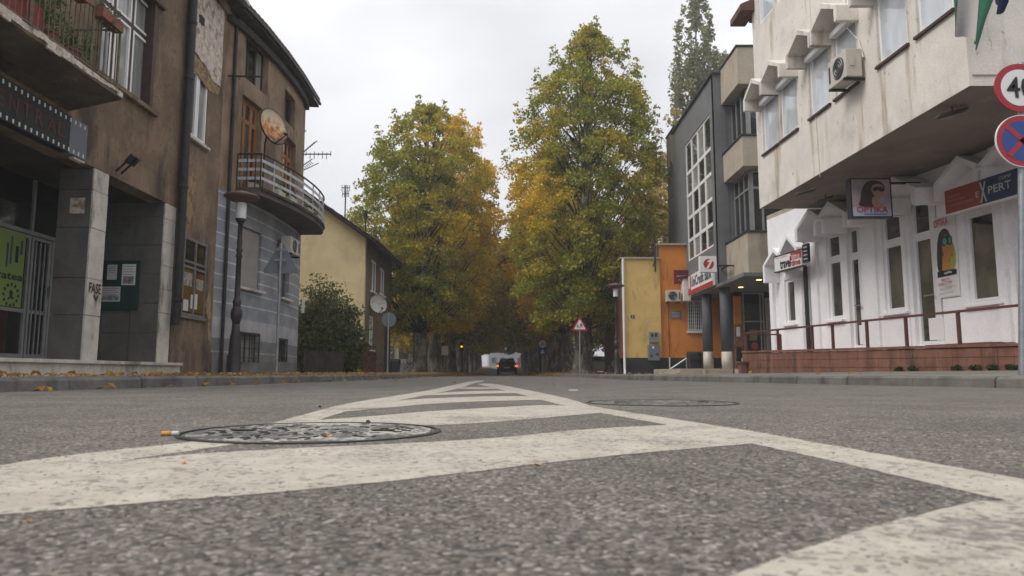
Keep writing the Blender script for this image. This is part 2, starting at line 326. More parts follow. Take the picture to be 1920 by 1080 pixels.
# ------------------------------------------------------------ ground, road, pavements
def rise(y):
    t = min(1, max(0, (y - 80) / 90)); return 1.35 * t * t * (3 - 2 * t)
def sheet(name, rows, m, kind='structure'):
    """rows: list of lists of points with equal length"""
    mb = MB()
    for i in range(len(rows) - 1):
        for j in range(len(rows[i]) - 1): mb.poly([rows[i][j], rows[i][j + 1], rows[i + 1][j + 1], rows[i + 1][j]])
    return tag(mb.build(name, m, loc=(0, 0, 0)), kind=kind)
ys = [-60, -20, 0, 20, 40, 60, 80] + list(range(90, 180, 8)) + [200, 300, 500, 900, 1800]
sheet('ground', [[(x, y, -.03 + rise(y)) for x in (-1800, -300, -60, 0, 60, 300, 1800)] for y in ys], m_ground)
KL = [(-8.5, -14), (-5.6, 0), (-4.27, 6), (-3.6, 9.4), (-3.33, 13), (-3.2, 16.6), (-3.12, 24), (-3.0, 31), (-2.95, 36), (-3.1, 50), (-3.4, 80), (-4.35, 165)]
KR = [(12.2, -14), (7.75, 0), (5.78, 6), (4.6, 9.4), (3.5, 13), (2.6, 16.2), (2.45, 24), (2.2, 31), (1.7, 36), (1.55, 50), (1.2, 80), (.3, 165)]
def interp(K, y):
    for (x0, y0), (x1, y1) in zip(K, K[1:]):
        if y <= y1: return x0 + (x1 - x0) * (y - y0) / (y1 - y0)
    return K[-1][0]
YR = [-14, -5, 0, 3, 6, 8, 9.4, 11, 13, 16.2, 20, 24, 31, 36, 50, 65, 80] + list(range(88, 168, 7))
sheet('road', [[(interp(KL, y) + (interp(KR, y) - interp(KL, y)) * t, y, rise(y)) for t in (0, .25, .5, .75, 1)] for y in YR], m_asph)
sheet('cross_road', [[(x, y, rise(165) + .004) for x in (-40, 0, 40)] for y in (164.5, 180)], m_pave)
PT = .11
def rpz(x, y):     # the right pavement climbs a little towards the terrace
    k = interp(KR, y); return PT + .085 * max(0, min(1, (x - k) / 3.2)) * max(0, min(1, (21 - y) / 9))
YP = [y for y in YR if y <= 36]
sheet('pavement', [[(interp(KL, y) - .17 - t, y, PT) for t in (0, 1.2, 2.5, 4, 12, 45)] for y in YP], m_pave)
sheet('pavement', [[(interp(KR, y) + .17 + t, y, rpz(interp(KR, y) + .17 + t, y)) for t in (0, .8, 1.6, 2.4, 3.2, 5, 12, 45)] for y in YP], m_pave)
YV = [y for y in YR if y >= 36]
sheet('verge', [[(interp(KL, y) - t, y, rise(y) + (.005 if t == 0 else .09)) for t in (0, .25, 1.2, 4, 12, 60)] for y in YV], m_soil)
sheet('verge', [[(interp(KR, y) + t, y, rise(y) + (.005 if t == 0 else .09)) for t in (0, .25, 1.2, 4, 12, 60)] for y in YV], m_soil)
# kerbs: one stone after another
def kerb(K, side, y0, y1):
    root = thing('kerb', None, None, (interp(K, 12), 12, 0)); root['kind'] = 'structure'
    y = y0
    while y < y1:
        yb = y + random.uniform(.92, 1.02); mb = MB(); o1 = random.uniform(-.006, .006); z = PT + .008 + random.uniform(-.005, .004)
        xa, xb = interp(K, y + .008), interp(K, yb - .008)
        P = []
        for (dx, zz) in ((0, -.02), (.012, z - .025), (.035, z), (.17, z), (.17, -.02)): P.append((dx, zz))
        b = [Vector((xa + side * (d + o1), y + .008, zz)) for d, zz in P]; v = Vector((xb - xa, yb - y - .016, 0))
        mb.prism(b, v).build('kerb_stone', m_kerb, root); y = yb
kerb(KL, -1, 3.0, 34); kerb(KR, 1, 3.0, 34)
# gutter band: dark dirt line
# ---- painted chevron markings
def densify(P, step=.03):
    out = []
    for i in range(len(P)):
        a, b = P[i], P[(i + 1) % len(P)]; n = max(1, min(60, int((b - a).length / step)))
        for k in range(n): out.append(a.lerp(b, k / n))
    return out
def smooth_px(px, it=2):
    for _ in range(it):
        out = []; n = len(px)
        for i in range(n):
            a, b, c = Vector(px[i - 1]), Vector(px[i]), Vector(px[(i + 1) % n])
            if (b - a).length < 1e-6 or (c - b).length < 1e-6 or abs((b - a).angle(c - b)) > .45: out.append(tuple(b))
            else: out += [tuple(b.lerp(a, .25)), tuple(b.lerp(c, .25))]
        px = out
    return px
def marking(px, z=.0005, j=.0025):
    px = smooth_px(px); P = densify([gnd(x, y, z) for x, y in px])
    P = [Vector((p.x + random.uniform(-j, j), p.y + random.uniform(-j, j), z)) for p in P]
    mb = MB().poly(P); bm = bmesh.new(); me_o = mb.build('road_marking', m_paint, loc=(0, 0, 0), fixn=False)
    bm.from_mesh(me_o.data); bmesh.ops.triangulate(bm, faces=bm.faces, ngon_method='EAR_CLIP')
    for f in bm.faces:
        if f.normal.z < 0: f.normal_flip()
    bm.to_mesh(me_o.data); bm.free(); return tag(me_o, kind='structure')
marking([(-260, 935), (0, 870), (170, 848), (390, 826), (460, 806), (560, 780), (640, 758), (720, 745), (800, 733), (850, 722), (890, 713.2), (915, 713.8), (885, 719), (868, 727), (800, 740.5), (740, 752), (655, 768), (575, 795), (500, 822), (395, 840), (260, 858), (0, 908), (-260, 975)])
marking([(893, 719.5), (925, 718.5), (1010, 735.5), (1075, 749), (1105, 761), (1200, 776), (1400, 806), (1600, 842), (1920, 898), (2180, 945), (2180, 1010), (1885, 938), (1850, 930), (1600, 872), (1420, 834), (1290, 803), (1130, 775), (1050, 759), (985, 741), (920, 726)], z=.0007)
marking([(-60, 912), (250, 859), (500, 842), (750, 832), (950, 820), (1070, 806), (1240, 796.5), (1300, 797), (1440, 829), (1260, 844), (1110, 858), (960, 875), (880, 886), (700, 905), (560, 919), (300, 940), (0, 965), (-60, 970)], z=.0009)
marking([(500, 798), (560, 790), (700, 780), (800, 771), (940, 763), (1052, 757.5), (1135, 773), (1000, 785), (900, 793), (820, 797), (700, 797.5)], z=.0009)
marking([(640, 772), (710, 753), (830, 745), (990, 741.5), (1030, 749), (900, 752), (800, 757), (720, 765)], z=.0009)
marking([(775, 742), (840, 734.5), (950, 731.5), (975, 736.5), (880, 738.5)], z=.0009)
marking([(845, 728), (880, 726), (925, 725), (940, 728.5), (890, 729.5)], z=.0009)
marking([(1350, 1085), (1500, 1030), (1640, 985), (1780, 950), (1870, 932), (2300, 990), (2700, 1300), (1300, 1300), (1000, 1240)], z=.0009)
# ---- manhole covers
m_cover, tt, bb_ = nt('manhole iron'); g = tt.nodes.new('ShaderNodeNewGeometry').outputs['Position']
k = noise(tt, g, 5, 5, .7); k2 = noise(tt, g, 45, 4, .7); ad = tt.nodes.new('ShaderNodeMath'); ad.operation = 'ADD'; tt.links.new(k.outputs[0], ad.inputs[0]); tt.links.new(k2.outputs[0], ad.inputs[1])
tt.links.new(mixc(tt, rng_(tt, ad.outputs[0], 1.0, 1.1), (.075, .07, .066), (.42, .395, .35)), bb_.inputs['Base Color']); bb_.inputs['Roughness'].default_value = .6
def manhole(x, y, r, label, cm):
    t = thing('manhole_cover', label, 'manhole cover', (x, y, 0), None)
    MB().lathe((x, y, 0), [(r, -.01), (r, .003), (r - .005, .0042), (r - .013, .0042), (r - .016, -.01)], 64).build('frame', m_iron, t, smooth=False)
    MB().lathe((x, y, 0), [(r - .026, -.01), (r - .026, .0025), (r - .03, .003), (.001, .003)], 64).build('cover', cm, t)
    rb = MB(); n = int((r - .07) / .036)
    for i in range(-n, n + 1):
        for j in range(-n, n + 1):
            cx, cy = x + i * .036 + (j % 2) * .018, y + j * .036
            if math.hypot(cx - x, cy - y) < r - .075 and random.random() < .42:
                w = (.012, .004) if (i + j) % 2 else (.004, .012)
                rb.box(cx - w[0], cx + w[0], cy - w[1], cy + w[1], .0028, .0050)
    tag(rb.build('stud', m_iron if cm is m_cover else cm, t), kind='stuff')
    for s in (-1, 1): MB().box(x + s * r * .55 - .03, x + s * r * .55 + .03, y - .012, y + .012, .0044, .0075).build('lifting_slot', m_iron, t)
p = gnd(588, 810); manhole(p.x, p.y, .345, 'round iron manhole cover smeared with white paint on the chevron marking', m_cover)
p = gnd(1240, 755.5); manhole(p.x, p.y, .40, 'dark rimmed round manhole cover in the plain asphalt of the right lane', m_kerb)
# ---- loose leaves and litter
m_litter = leafmat('fallen leaves', ((.30, .17, .045), (.16, .08, .03)), ((.52, .30, .06), (.38, .18, .04)))
def leaf_sheet(name, pts, size, m):
    n = len(pts); V = np.zeros((n, 5, 3)); c = np.array(pts); a = rng.uniform(0, 6.28, n); s = rng.uniform(.6, 1.2, n) * size; lift = rng.uniform(.5, 3.2, n)
    sh = [(-1, 0, 0), (-.2, .55, .25), (1, .1, .0), (.1, -.6, .3), (-.5, -.2, .1)]
    for k, (x, y, z) in enumerate(sh):
        V[:, k, 0] = c[:, 0] + s * (x * np.cos(a) - y * np.sin(a)); V[:, k, 1] = c[:, 1] + s * (x * np.sin(a) + y * np.cos(a))
        V[:, k, 2] = c[:, 2] + s * z * lift + .002
    me = bpy.data.meshes.new(name); me.vertices.add(n * 5); me.vertices.foreach_set('co', V.ravel())
    me.loops.add(n * 5); me.loops.foreach_set('vertex_index', np.arange(n * 5)); me.polygons.add(n); me.polygons.foreach_set('loop_start', np.arange(0, n * 5, 5)); me.update(calc_edges=True)
    at_ = me.attributes.new('tint', 'FLOAT', 'FACE'); at_.data.foreach_set('value', rng.random(n)); at_ = me.attributes.new('autumn', 'FLOAT', 'FACE'); at_.data.foreach_set('value', rng.random(n))
    me.materials.append(m); o = bpy.data.objects.new(name, me); COL.objects.link(o); return tag(o, kind='stuff')
P = []
for _ in range(2600):
    y = random.uniform(6, 34); K = interp(KL, y); d = min(random.expovariate(.9), 4.5) * (1 if y < 15 else .7)
    if random.random() < (.35 if y < 10 else .7 if y < 13 else 1): P.append((K - .02 - d, y, PT + .01))
for _ in range(90):
    y = random.uniform(6, 30); K = interp(KL, y); P.append((K + random.expovariate(6), y, .003))
for _ in range(60):
    y = random.uniform(10, 34); K = interp(KR, y); P.append((K + random.uniform(-.3, 2), y, PT + .05 if random.random() < .0 else PT + .02))
for _ in range(12): 
    y = random.uniform(8, 30); P.append((random.uniform(-2.5, 2), y, .003))
tag(leaf_sheet('fallen_leaves', P, .06, m_litter), 'yellow and brown fallen leaves along the pavement edges')
P = []
for _ in range(9000):
    y = 33 + random.expovariate(.028)
    if y > 150: continue
    if random.random() < .5: K = interp(KL, y); x = K + .5 - random.expovariate(.45)
    else: K = interp(KR, y); x = K - .5 + random.expovariate(.45)
    inr = interp(KL, y) < x < interp(KR, y)
    P.append((x, y, rise(y) + (.01 if inr else .1)))
tag(leaf_sheet('fallen_leaves', P, .10, m_litter), 'thick litter of fallen leaves under the avenue trees')
def litter(name, px, py, pts, m, label, cat, h=.004):
    p = gnd(px, py, .007); mb = MB().prism([(p.x + a, p.y + b, .008) for a, b in pts], (0, 0, h)); return tag(mb.build(name, m), label, cat)
m_leafy = mat('dry leaf', (.42, .2, .05), .7, .4, 60, .1)
def curl_leaf(px, py, r, label, mm=None):
    p = gnd(px, py, .0); mb = MB(); n = 10
    for i in range(n):
        a0, a1 = 6.283 * i / n, 6.283 * (i + 1) / n
        f = lambda a: (p.x + r * math.cos(a) * (1 + .25 * math.sin(3 * a)), p.y + .7 * r * math.sin(a) * (1 + .2 * math.cos(4 * a)), .009 + .35 * r * (math.sin(2 * a) * .5 + .6))
        mb.poly([(p.x, p.y, .008), f(a0), f(a1)]); mb.poly([(p.x, p.y, .0065), f(a1), f(a0)])
    return tag(mb.build('leaf', mm or m_leafy, fixn=False), label, 'leaf')
curl_leaf(1009, 882, .0068, 'curled orange leaf on bare asphalt in front of the widest painted band')
curl_leaf(52, 993, .0035, 'small brown leaf scrap on asphalt at lower left')
curl_leaf(612, 826, .013, 'pale leaf scrap on the near rim of the manhole cover')
def butt():
    p = gnd(318, 818); t = thing('cigarette_butt', 'orange cigarette butt lying at the left rim of the manhole cover', 'cigarette butt', (p.x, p.y, 0))
    MB().tube([(p.x - .022, p.y, .007), (p.x + .004, p.y + .004, .007)], .006, 10).build('filter', m_leafy, t)
    MB().tube([(p.x + .004, p.y + .004, .007), (p.x + .02, p.y + .006, .007)], .0058, 10).build('paper', m_paper, t)
butt()
def stone(px, py, r, label, m):
    p = gnd(px, py); bm = bmesh.new(); bmesh.ops.create_icosphere(bm, subdivisions=2, radius=r)
    for v in bm.verts: v.co *= random.uniform(.75, 1.15); v.co.z *= .75
    me = bpy.data.meshes.new('pebble'); bm.to_mesh(me); bm.free(); me.materials.append(m); o = bpy.data.objects.new('pebble', me); COL.objects.link(o)
    o.location = (p.x, p.y, r * .7); tag(o, label, 'pebble')
stone(690, 793, .007, 'black pebble on the painted stripe beside the manhole cover', m_black)
stone(345, 871, .004, 'tiny brown pebble on the widest painted band', m_leafy)
stone(600, 764, .007, 'dark pebble on the edge line at left of the chevrons', m_black)
tag(MB().box(gnd(1075, 733).x - .04, gnd(1075, 733).x + .04, gnd(1075, 733).y - .03, gnd(1075, 733).y + .03, .001, .012).build('paper_scrap', m_paper), 'small white scrap of paper lying on the road', 'litter')
# loose chippings pressed into the worn surface close to the camera
P = []; ch = MB(); mC = [mat('pale chipping', (.30, .28, .255), .8, .25, 90, 0), mat('dark chipping', (.07, .065, .06), .8, .3, 90, 0), mat('brown chipping', (.2, .165, .13), .8, .3, 90, 0)]
for _ in range(5200):
    y = .36 + 1.9 * random.random() ** 1.5; x = random.uniform(-.8, .8) * y; r = random.uniform(.0012, .0034); k = random.random()
    a = random.uniform(0, 6.28); q = [(x + r * math.cos(a + w) * random.uniform(.7, 1.2), y + r * math.sin(a + w) * random.uniform(.7, 1.2)) for w in (0, 1.5, 3.1, 4.6)]
    h = r * random.uniform(.25, .6); b = len(ch.v); ch.v += [(u, v, 0.0002) for u, v in q] + [(x + (u - x) * .55, y + (v - y) * .55, h) for u, v in q]
    mi = 0 if k < .35 else 1 if k < .75 else 2
    for f in ((0, 1, 5, 4), (1, 2, 6, 5), (2, 3, 7, 6), (3, 0, 4, 7), (4, 5, 6, 7)): ch.f.append(tuple(b + i for i in f)); ch.m.append(mi)
tag(ch.build('gravel', mC, loc=(0, 0, 0), fixn=False), kind='stuff')
# ============================================================ LEFT SIDE
XL = -6.8
FL = lambda s, n, z: Vector((XL + n, s, z))
# ---- brown cinema building
A = thing('cinema_building', 'brown stucco building over a dark arcade with pale stone piers, nearest on the left', 'building', (XL - 2, 10, PT))
zt = 3.48
sa, sb = onX(228, 120, XL)[0] - .75, onX(289, 120, XL)[0]
W1 = (sa, sb, onX(288, 212, XL)[1] + .02, 7.15)
B0 = 14.3
wb0, wb1 = onX(350, 200, XL)[0], onX(389, 200, XL)[0]
WB = (wb0, wb1, onX(387, 277, XL)[1], onX(387, 150, XL)[1])
sh0, sh1 = onX(341, 520, XL)[0], onX(385, 520, XL)[0]
SH = (sh0, sh1, onX(385, 598, XL)[1], onX(385, 458, XL)[1])
mb = MB(); grid_wall(mb, FL, 5, B0, zt, 8.9, [W1], .3)
mb.poly([FL(5, 0, zt), FL(14.33, 0, zt), FL(14.33, -.35, zt), FL(5, -.35, zt)])
mb.build('front_wall', m_stucco, A)
mb = MB(); grid_wall(mb, FL, 14.33, 16.3, PT, zt, [SH], .2); grid_wall(mb, FL, B0, 16.3, zt, 8.9, [WB], .25)
mb.build('side_bay_wall', m_stucco, A)
MB().box(-12, XL - .36, 5, 16.3, zt + .3, 8.85).box(-12, -8.6, 5, 14.5, PT, zt + .3).box(-12, XL - .3, 14.4, 16.3, PT, zt + .3).build('inner_core', m_dark, A)  # unseen dark boxes added behind the walls to block light
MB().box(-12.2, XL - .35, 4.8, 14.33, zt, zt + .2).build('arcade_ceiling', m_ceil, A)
# windows
window(FL, W1, A, m_frmaroon, g_curt2, cols=(.36, .68), rows=(.66,), fw=.09, inset=.14, mw=.09, mw2=m_pvc, label='maroon window with white casements')
MB().fbox(FL, W1[0] - .05, W1[1] + .12, 0, .09, W1[2] - .09, W1[2] - .01).build('window_ledge', m_stucco, A); MB().fbox(FL, W1[0] - .05, W1[1] + .2, 0, .07, W1[3] + .01, W1[3] + .07).build('window_moulding', m_stucco, A)
MB().fbox(FL, W1[0], W1[0] + .1, -.28, .012, W1[2], W1[3]).build('window_surround', m_frmaroon, A); MB().fbox(FL, W1[1] - .1, W1[1], -.28, .012, W1[2], W1[3]).build('window_surround', m_frmaroon, A)
w = window(FL, WB, A, m_pvc, [g_mid, g_curt2], cols=(.5,), fw=.06, inset=.02, mw=.07, mw2=m_pvc, label='white framed window beside the drainpipe')
MB().fbox(FL, WB[0] - .05, WB[1] + .08, 0, .08, WB[2] - .07, WB[2] - .01).build('window_ledge', m_marble, A)
g_shop = glass('shop glass over brown board', (.10, .05, .015), (.17, .09, .03), fold=1)
w = window(FL, SH, A, m_fworn, g_dark, cols=(.5,), rows=(.62, .69), fw=.055, inset=-.02, mw=.05, label='worn grey shop window with pinned papers')
for s0, s1, z0, z1, mm in ((.06, .44, .05, .58, g_shop), (.56, .94, .05, .58, g_shop)):
    a, b, c, d = SH; MB().fbox(FL, a + (b - a) * s0, a + (b - a) * s1, -.004, .002, c + (d - c) * z0, c + (d - c) * z1).build('notice_backing', mm, w)
m_pics = mat('printed pictures', (.2, .2, .25), .6, .5, 9, 0, stains=[((.45, .3, .15), 11, .5, .55, None, 1), ((.1, .2, .12), 8, .5, .6, None, .8), ((.5, .5, .5), 14, .55, .6, None, .8)])
for s0, s1, z0, z1, mm in ((.1, .3, .06, .2, m_paper), (.08, .42, .38, .55, m_pics), (.6, .9, .36, .5, m_pics), (.4, .52, .1, .28, m_paper), (.56, .68, .1, .3, m_paper)):
    a, b, c, d = SH; MB().fbox(FL, a + (b - a) * s0, a + (b - a) * s1, .004, .007, c + (d - c) * z0, c + (d - c) * z1).build('notice', mm, w)
MB().fbox(FL, SH[0] - .05, SH[1] + .05, 0, .05, SH[2] - .06, SH[2] - .01).build('window_ledge', m_fworn, A)
def patch(pxs, n, m, name, th=.02, fr=FL, X=XL):
    P = []
    for i in range(len(pxs)):
        a, b = pxs[i], pxs[(i + 1) % len(pxs)]
        for k in range(5): P.append((a[0] + (b[0] - a[0]) * k / 5 + random.uniform(-1.1, 1.1) * (k > 0), a[1] + (b[1] - a[1]) * k / 5 + random.uniform(-1.6, 1.6) * (k > 0)))
    Q = []
    for x, y in P: s, z = onX(x, y, X); Q.append(Vector((X + n, s, z)))
    return MB().prism(Q, (th, 0, 0)).build(name, m, A)
patch([(357, 2), (366, -60), (424, -60), (418, 60), (412, 163), (398, 152), (380, 118), (357, 86)], .0, m_bare, 'bare_patch')
patch([(362, 97), (378, 118), (396, 150), (411, 165), (409, 178), (392, 172), (370, 140), (358, 118)], .0, m_ochre, 'bare_patch', .012)
patch([(345, 300), (352, 330), (365, 330), (366, 352), (356, 372), (362, 400), (354, 420), (344, 395), (341, 340)], .0, m_ochre, 'bare_patch', .015)
patch([(372, 26), (381, 33), (381, 50), (372, 43)], .02, m_dark, 'wall_hole_patch', .006)  # flat dark plate, painted as the shade inside a small wall hole
patch([(383, 575), (393, 545), (396, 580), (394, 640), (390, 650), (389, 600)], .0, m_ochre, 'bare_patch', .012)
MB().fbox(FL, 14.36, 16.29, 0, .035, PT, .62).build('plinth', m_stucco, A)
# drainpipe
X = XL + .14
dp = MB().tube([(X, 14.25, 8.75), (X, 14.25, 1.3), (X - .02, 14.25, 1.1)], .085, 14)
for z in (1.6, 3.9, 6.2, 7.4): dp.lathe((X, 14.25, z), [(.085, -.04), (.1, -.03), (.1, .03), (.085, .04)], 14)
dp.build('drainpipe', m_iron, A, smooth=False)
MB().tube([(XL + .03, 14.33, 8.3), (XL + .03, 14.33, 3.5)], .022, 6).build('cable', m_stucco2, A)
# arcade: base step, pier, end wall, back doors
zf = .355
mb = MB().box(-8.6, XL + .2, 5, 14.4, -.02, zf - .05); mb.build('arcade_base', m_marble, A)
y = 5
while y < 14.4:
    y1 = min(y + random.uniform(1.6, 2.0), 14.42); MB().box(-8.6, XL + .25, y + .004, y1 - .004, zf - .05, zf).build('step_slab', m_marble, A); y = y1
MB().box(XL + .3, XL + 1.25, 12.8, 15.2, PT, PT + .045).build('threshold_slab', m_pave, A)
def slabs(fr, s0, s1, z0, z1, ns, heights, m, th=.03, gap=.005):
    z = z0; hs = heights; tot = sum(hs)
    for h in hs:
        zz = z + (z1 - z0) * h / tot
        for i in range(ns):
            a, b = s0 + (s1 - s0) * i / ns, s0 + (s1 - s0) * (i + 1) / ns
            MB().fbox(fr, a + gap, b - gap, 0, th + random.uniform(-.003, .003), z + gap, zz - gap).build('stone_slab', m, A)
        z = zz
# near pier
p0, p1 = 11.43, 11.86
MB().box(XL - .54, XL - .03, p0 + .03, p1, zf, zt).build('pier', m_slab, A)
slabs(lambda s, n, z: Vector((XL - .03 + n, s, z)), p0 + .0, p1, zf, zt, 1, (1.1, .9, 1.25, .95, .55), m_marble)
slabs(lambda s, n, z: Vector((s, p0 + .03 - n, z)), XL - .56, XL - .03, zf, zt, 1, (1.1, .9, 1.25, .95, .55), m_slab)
FP = lambda s, n, z: Vector((s, p0 - n, z))
MB().fbox(FP, XL - .36, XL - .12, .002, .006, 2.72, 2.98).build('torn_poster', m_bare, A)
text('FASE', flat('graffiti brown', (.06, .025, .02), .9), (XL + .006, p0 + .05, 1.44), (0, 1, .0), (0, 0, 1), .34, .17, A, 'graffiti', bold=.02)
text('v', MATS['graffiti brown'], (XL + .006, p0 + .18, 1.32), (0, 1, .0), (0, 0, 1), .16, .1, A, 'graffiti', bold=.02)
# far pier and the end wall facing the junction
q0, q1 = 13.85, 14.31
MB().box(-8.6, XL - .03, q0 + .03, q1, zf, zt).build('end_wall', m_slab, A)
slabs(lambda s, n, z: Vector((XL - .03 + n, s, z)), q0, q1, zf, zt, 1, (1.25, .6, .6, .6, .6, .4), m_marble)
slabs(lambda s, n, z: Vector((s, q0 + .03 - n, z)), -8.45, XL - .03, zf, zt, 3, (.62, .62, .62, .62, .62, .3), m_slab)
FQ = lambda s, n, z: Vector((s, q0 - n, z))
def px_on(px, py, Y): v = at(px, py, Y); return v.x, v.z
m_board = flat('green board felt', (.012, .04, .034), .8)
x0, z0 = px_on(180, 582, q0); x1, z1 = px_on(265, 489, q0)
bd = tag(MB().fbox(FQ, x0, x1, .01, .05, z0, z1).build('notice_board', m_board), 'dark green notice board with three papers inside the arcade', 'notice board')
for a, b, c, d, mm in ((203, 525, 223, 497, m_paper), (230, 535, 258, 496, m_whitep), (190, 566, 229, 538, m_paper)):
    xa, za = px_on(a, b, q0); xb, zb = px_on(c, d, q0); pp = MB().fbox(FQ, xa, xb, .051, .054, za, zb).build('notice', mm, bd)
    for k in range(4):
        zz = zb - (zb - za) * (.1 + .13 * k); MB().fbox(FQ, xa + .02, xa + (xb - xa) * (.9 - .1 * (k % 2)), .0545, .0555, zz - .008, zz).build('print_line', m_blackp, pp)
    if a > 225 or b > 560:
        MB().fbox(FQ, xa + .03, xb - .03, .0545, .0555, za + .02, za + (zb - za) * .42).build('picture', m_pics, pp)
# doors at the back of the arcade
XB = -8.3; FB = lambda s, n, z: Vector((XB + n, s, z)); ob = lambda x, y: onX(x, y, XB)
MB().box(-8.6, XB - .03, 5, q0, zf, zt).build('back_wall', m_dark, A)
zh = ob(98, 455)[1]; sD = ob(46, 560)[0]; sE = ob(98, 560)[0]
def bars(parent_name, s0, s1, z0, z1, n, label, bar=True):
    d = MB(); t = .055
    d.fbox(FB, s0, s0 + t, 0, .06, z0, z1).fbox(FB, s1 - t, s1, 0, .06, z0, z1).fbox(FB, s0 + t, s1 - t, 0, .058, z1 - t, z1).fbox(FB, s0 + t, s1 - t, 0, .058, z0, z0 + .12)
    zm = z0 + (z1 - z0) * .38; d.fbox(FB, s0 + t, s1 - t, 0, .056, zm, zm + .06)
    D = d.build(parent_name, m_alu, A); D['label'] = label
    MB().fbox(FB, s0 + t, s1 - t, .0, .02, z0 + .12, z1 - t).build('pane', g_dark, D)
    for i in range(n):
        s = s0 + (s1 - s0) * (i + .8) / (n + .6); MB().fbox(FB, s - .012, s + .012, .06, .08, z0 + .1, z1 - .08).build('bar', m_alu, D)
    return D
bars('entrance_door', sD, ob(84, 560)[0], zf, zh, 4, 'grey metal door with upright bars')
bars('entrance_door', ob(84, 560)[0] + .02, sE + .25, zf, zh, 2, 'narrow barred door leaf')
MB().fbox(FB, ob(78, 600)[0], ob(78, 600)[0] + .07, .08, .12, 1.5, 1.68).build('door_lock', m_alu, A)
w = bars('entrance_window', sD - 2.6, sD - .03, zf, zh, 0, 'glazed entrance screen with a green poster')
gp = flat('lime green print', (.20, .30, .075), .5); a0 = ob(-60, 500)[0]; a1 = ob(37, 500)[0]; zz0, zz1 = ob(37, 578)[1], ob(37, 440)[1]
po = MB().fbox(FB, a0, a1, .062, .068, zz0, zz1); po = po.build('poster', gp, w)
text('karatea', m_blackp, (XB + .07, ob(-38, 500)[0], ob(20, 526)[1]), (0, 1, 0), (0, 0, 1), ob(36, 500)[0] - ob(-38, 500)[0], .13, po, bold=.02)
for k, r0 in ((0, .17),):
    c = Vector((XB + .069, ob(12, 556)[0], ob(12, 553)[1]))
    for j in range(12):
        an = j * math.pi / 6; q = MB(); P_ = [c + Vector((0, math.cos(an + e) * r, math.sin(an + e) * r)) for e, r in ((-.16, .15), (.16, .15), (.1, .2), (-.1, .2))]
        q.prism(P_, (.003, 0, 0)).build('emblem_tooth', m_blackp, po)
    MB().prism([c + Vector((0, y_, z_)) for y_, z_ in ((-.08, -.06), (-.02, -.02), (-.05, .05), (.0, .09), (.05, .04), (.03, -.02), (.09, -.05), (.03, -.07), (.0, -.03), (-.04, -.08))], (.003, 0, 0)).build('emblem', m_blackp, po)
for a, b, c_, d in ((2, 500, 9, 455), (10, 495, 17, 443), (20, 492, 28, 462), (30, 478, 36, 452)):
    s0_, z0_ = ob(a, b); s1_, z1_ = ob(c_, d); MB().fbox(FB, s0_, s1_, .068, .071, z0_, z1_).build('poster_figure', m_navy if a % 4 else m_blackp, po)
MB().fbox(FB, 5, sE + .3, 0, .05, zh + .02, zh + .09).fbox(FB, sD - .03, sD + .03, 0, .05, zh + .09, zt).build('transom_frame', m_alu, A)
MB().fbox(FB, 5, sE + .3, 0, .012, zh + .09, zt).build('transom_pane', g_dark, A)
# film strip sign
XS = XL + .32; FS = lambda s, n, z: Vector((XS + n, s, z))
s1_ = onX(163, 265, XS)[0]; zT, zB = onX(163, 229, XS)[1] - .05, onX(163, 303, XS)[1] - .0
sg = thing('cinema_sign', 'dark film strip sign with dull red letters under the overgrown balcony', 'sign', (XS - .1, s1_ - 3, zB))
m_sgn = flat('sign face dark', (.016, .017, .019), .7); m_sgl = flat('sign face grey', (.13, .14, .165), .5); m_let = flat('dull red letter', (.10, .028, .016), .7); m_perf = flat('perforation white', (.55, .6, .6), .5)
MB().fbox(FS, 5, s1_ - .42, -.14, 0, zB, zT).build('sign_box', m_sgn, sg); MB().fbox(FS, s1_ - .42, s1_, -.14, .002, zB, zT).build('end_panel', m_sgl, sg)
y = s1_ - .06
while y > 7.4:
    for z in (zT - .085, zB + .02): MB().fbox(FS, y - .03, y, .002, .006, z, z + .055).build('perforation', m_perf, sg)
    y -= .118
ls = [('L', 108, 125), ('A', 88, 104), ('R', 64, 79), ('T', 38, 55), ('N', 12, 30), ('E', -16, 3), ('C', -50, -26)]
for chh, xa, xb in ls:
    a_, b_ = onX(xa, 240, XS)[0], onX(xb, 240, XS)[0]
    text(chh, m_let, (XS + .004, a_, zB + .17), (0, 1, 0), (0, 0, 1), b_ - a_, zT - zB - .34, sg, 'letter')
MB().box(XS - .1, XS - .02, s1_ - .25, s1_ + .02, zB - .04, zB - .005).build('bottom_trim', m_marble, sg); MB().box(XL, XS - .14, s1_ - .3, s1_ - .25, zB + .2, zB + .25).build('bracket', m_iron, sg)
for k, dx in ((0, 0), (1, .16)):
    fl = MB().tube([(XL + .0, 12.05 + dx, 3.60), (XL + .22, 12.0 + dx, 3.78)], .018, 6).tube([(XL + .2, 12.0 + dx, 3.74), (XL + .32, 11.98 + dx, 3.86)], .05, 10)
    tag(fl.build('wall_floodlight', m_iron), ('small dark floodlight above the near pier, the one closer to the sign', 'small dark floodlight above the near pier, the one closer to the drainpipe')[k], 'light')
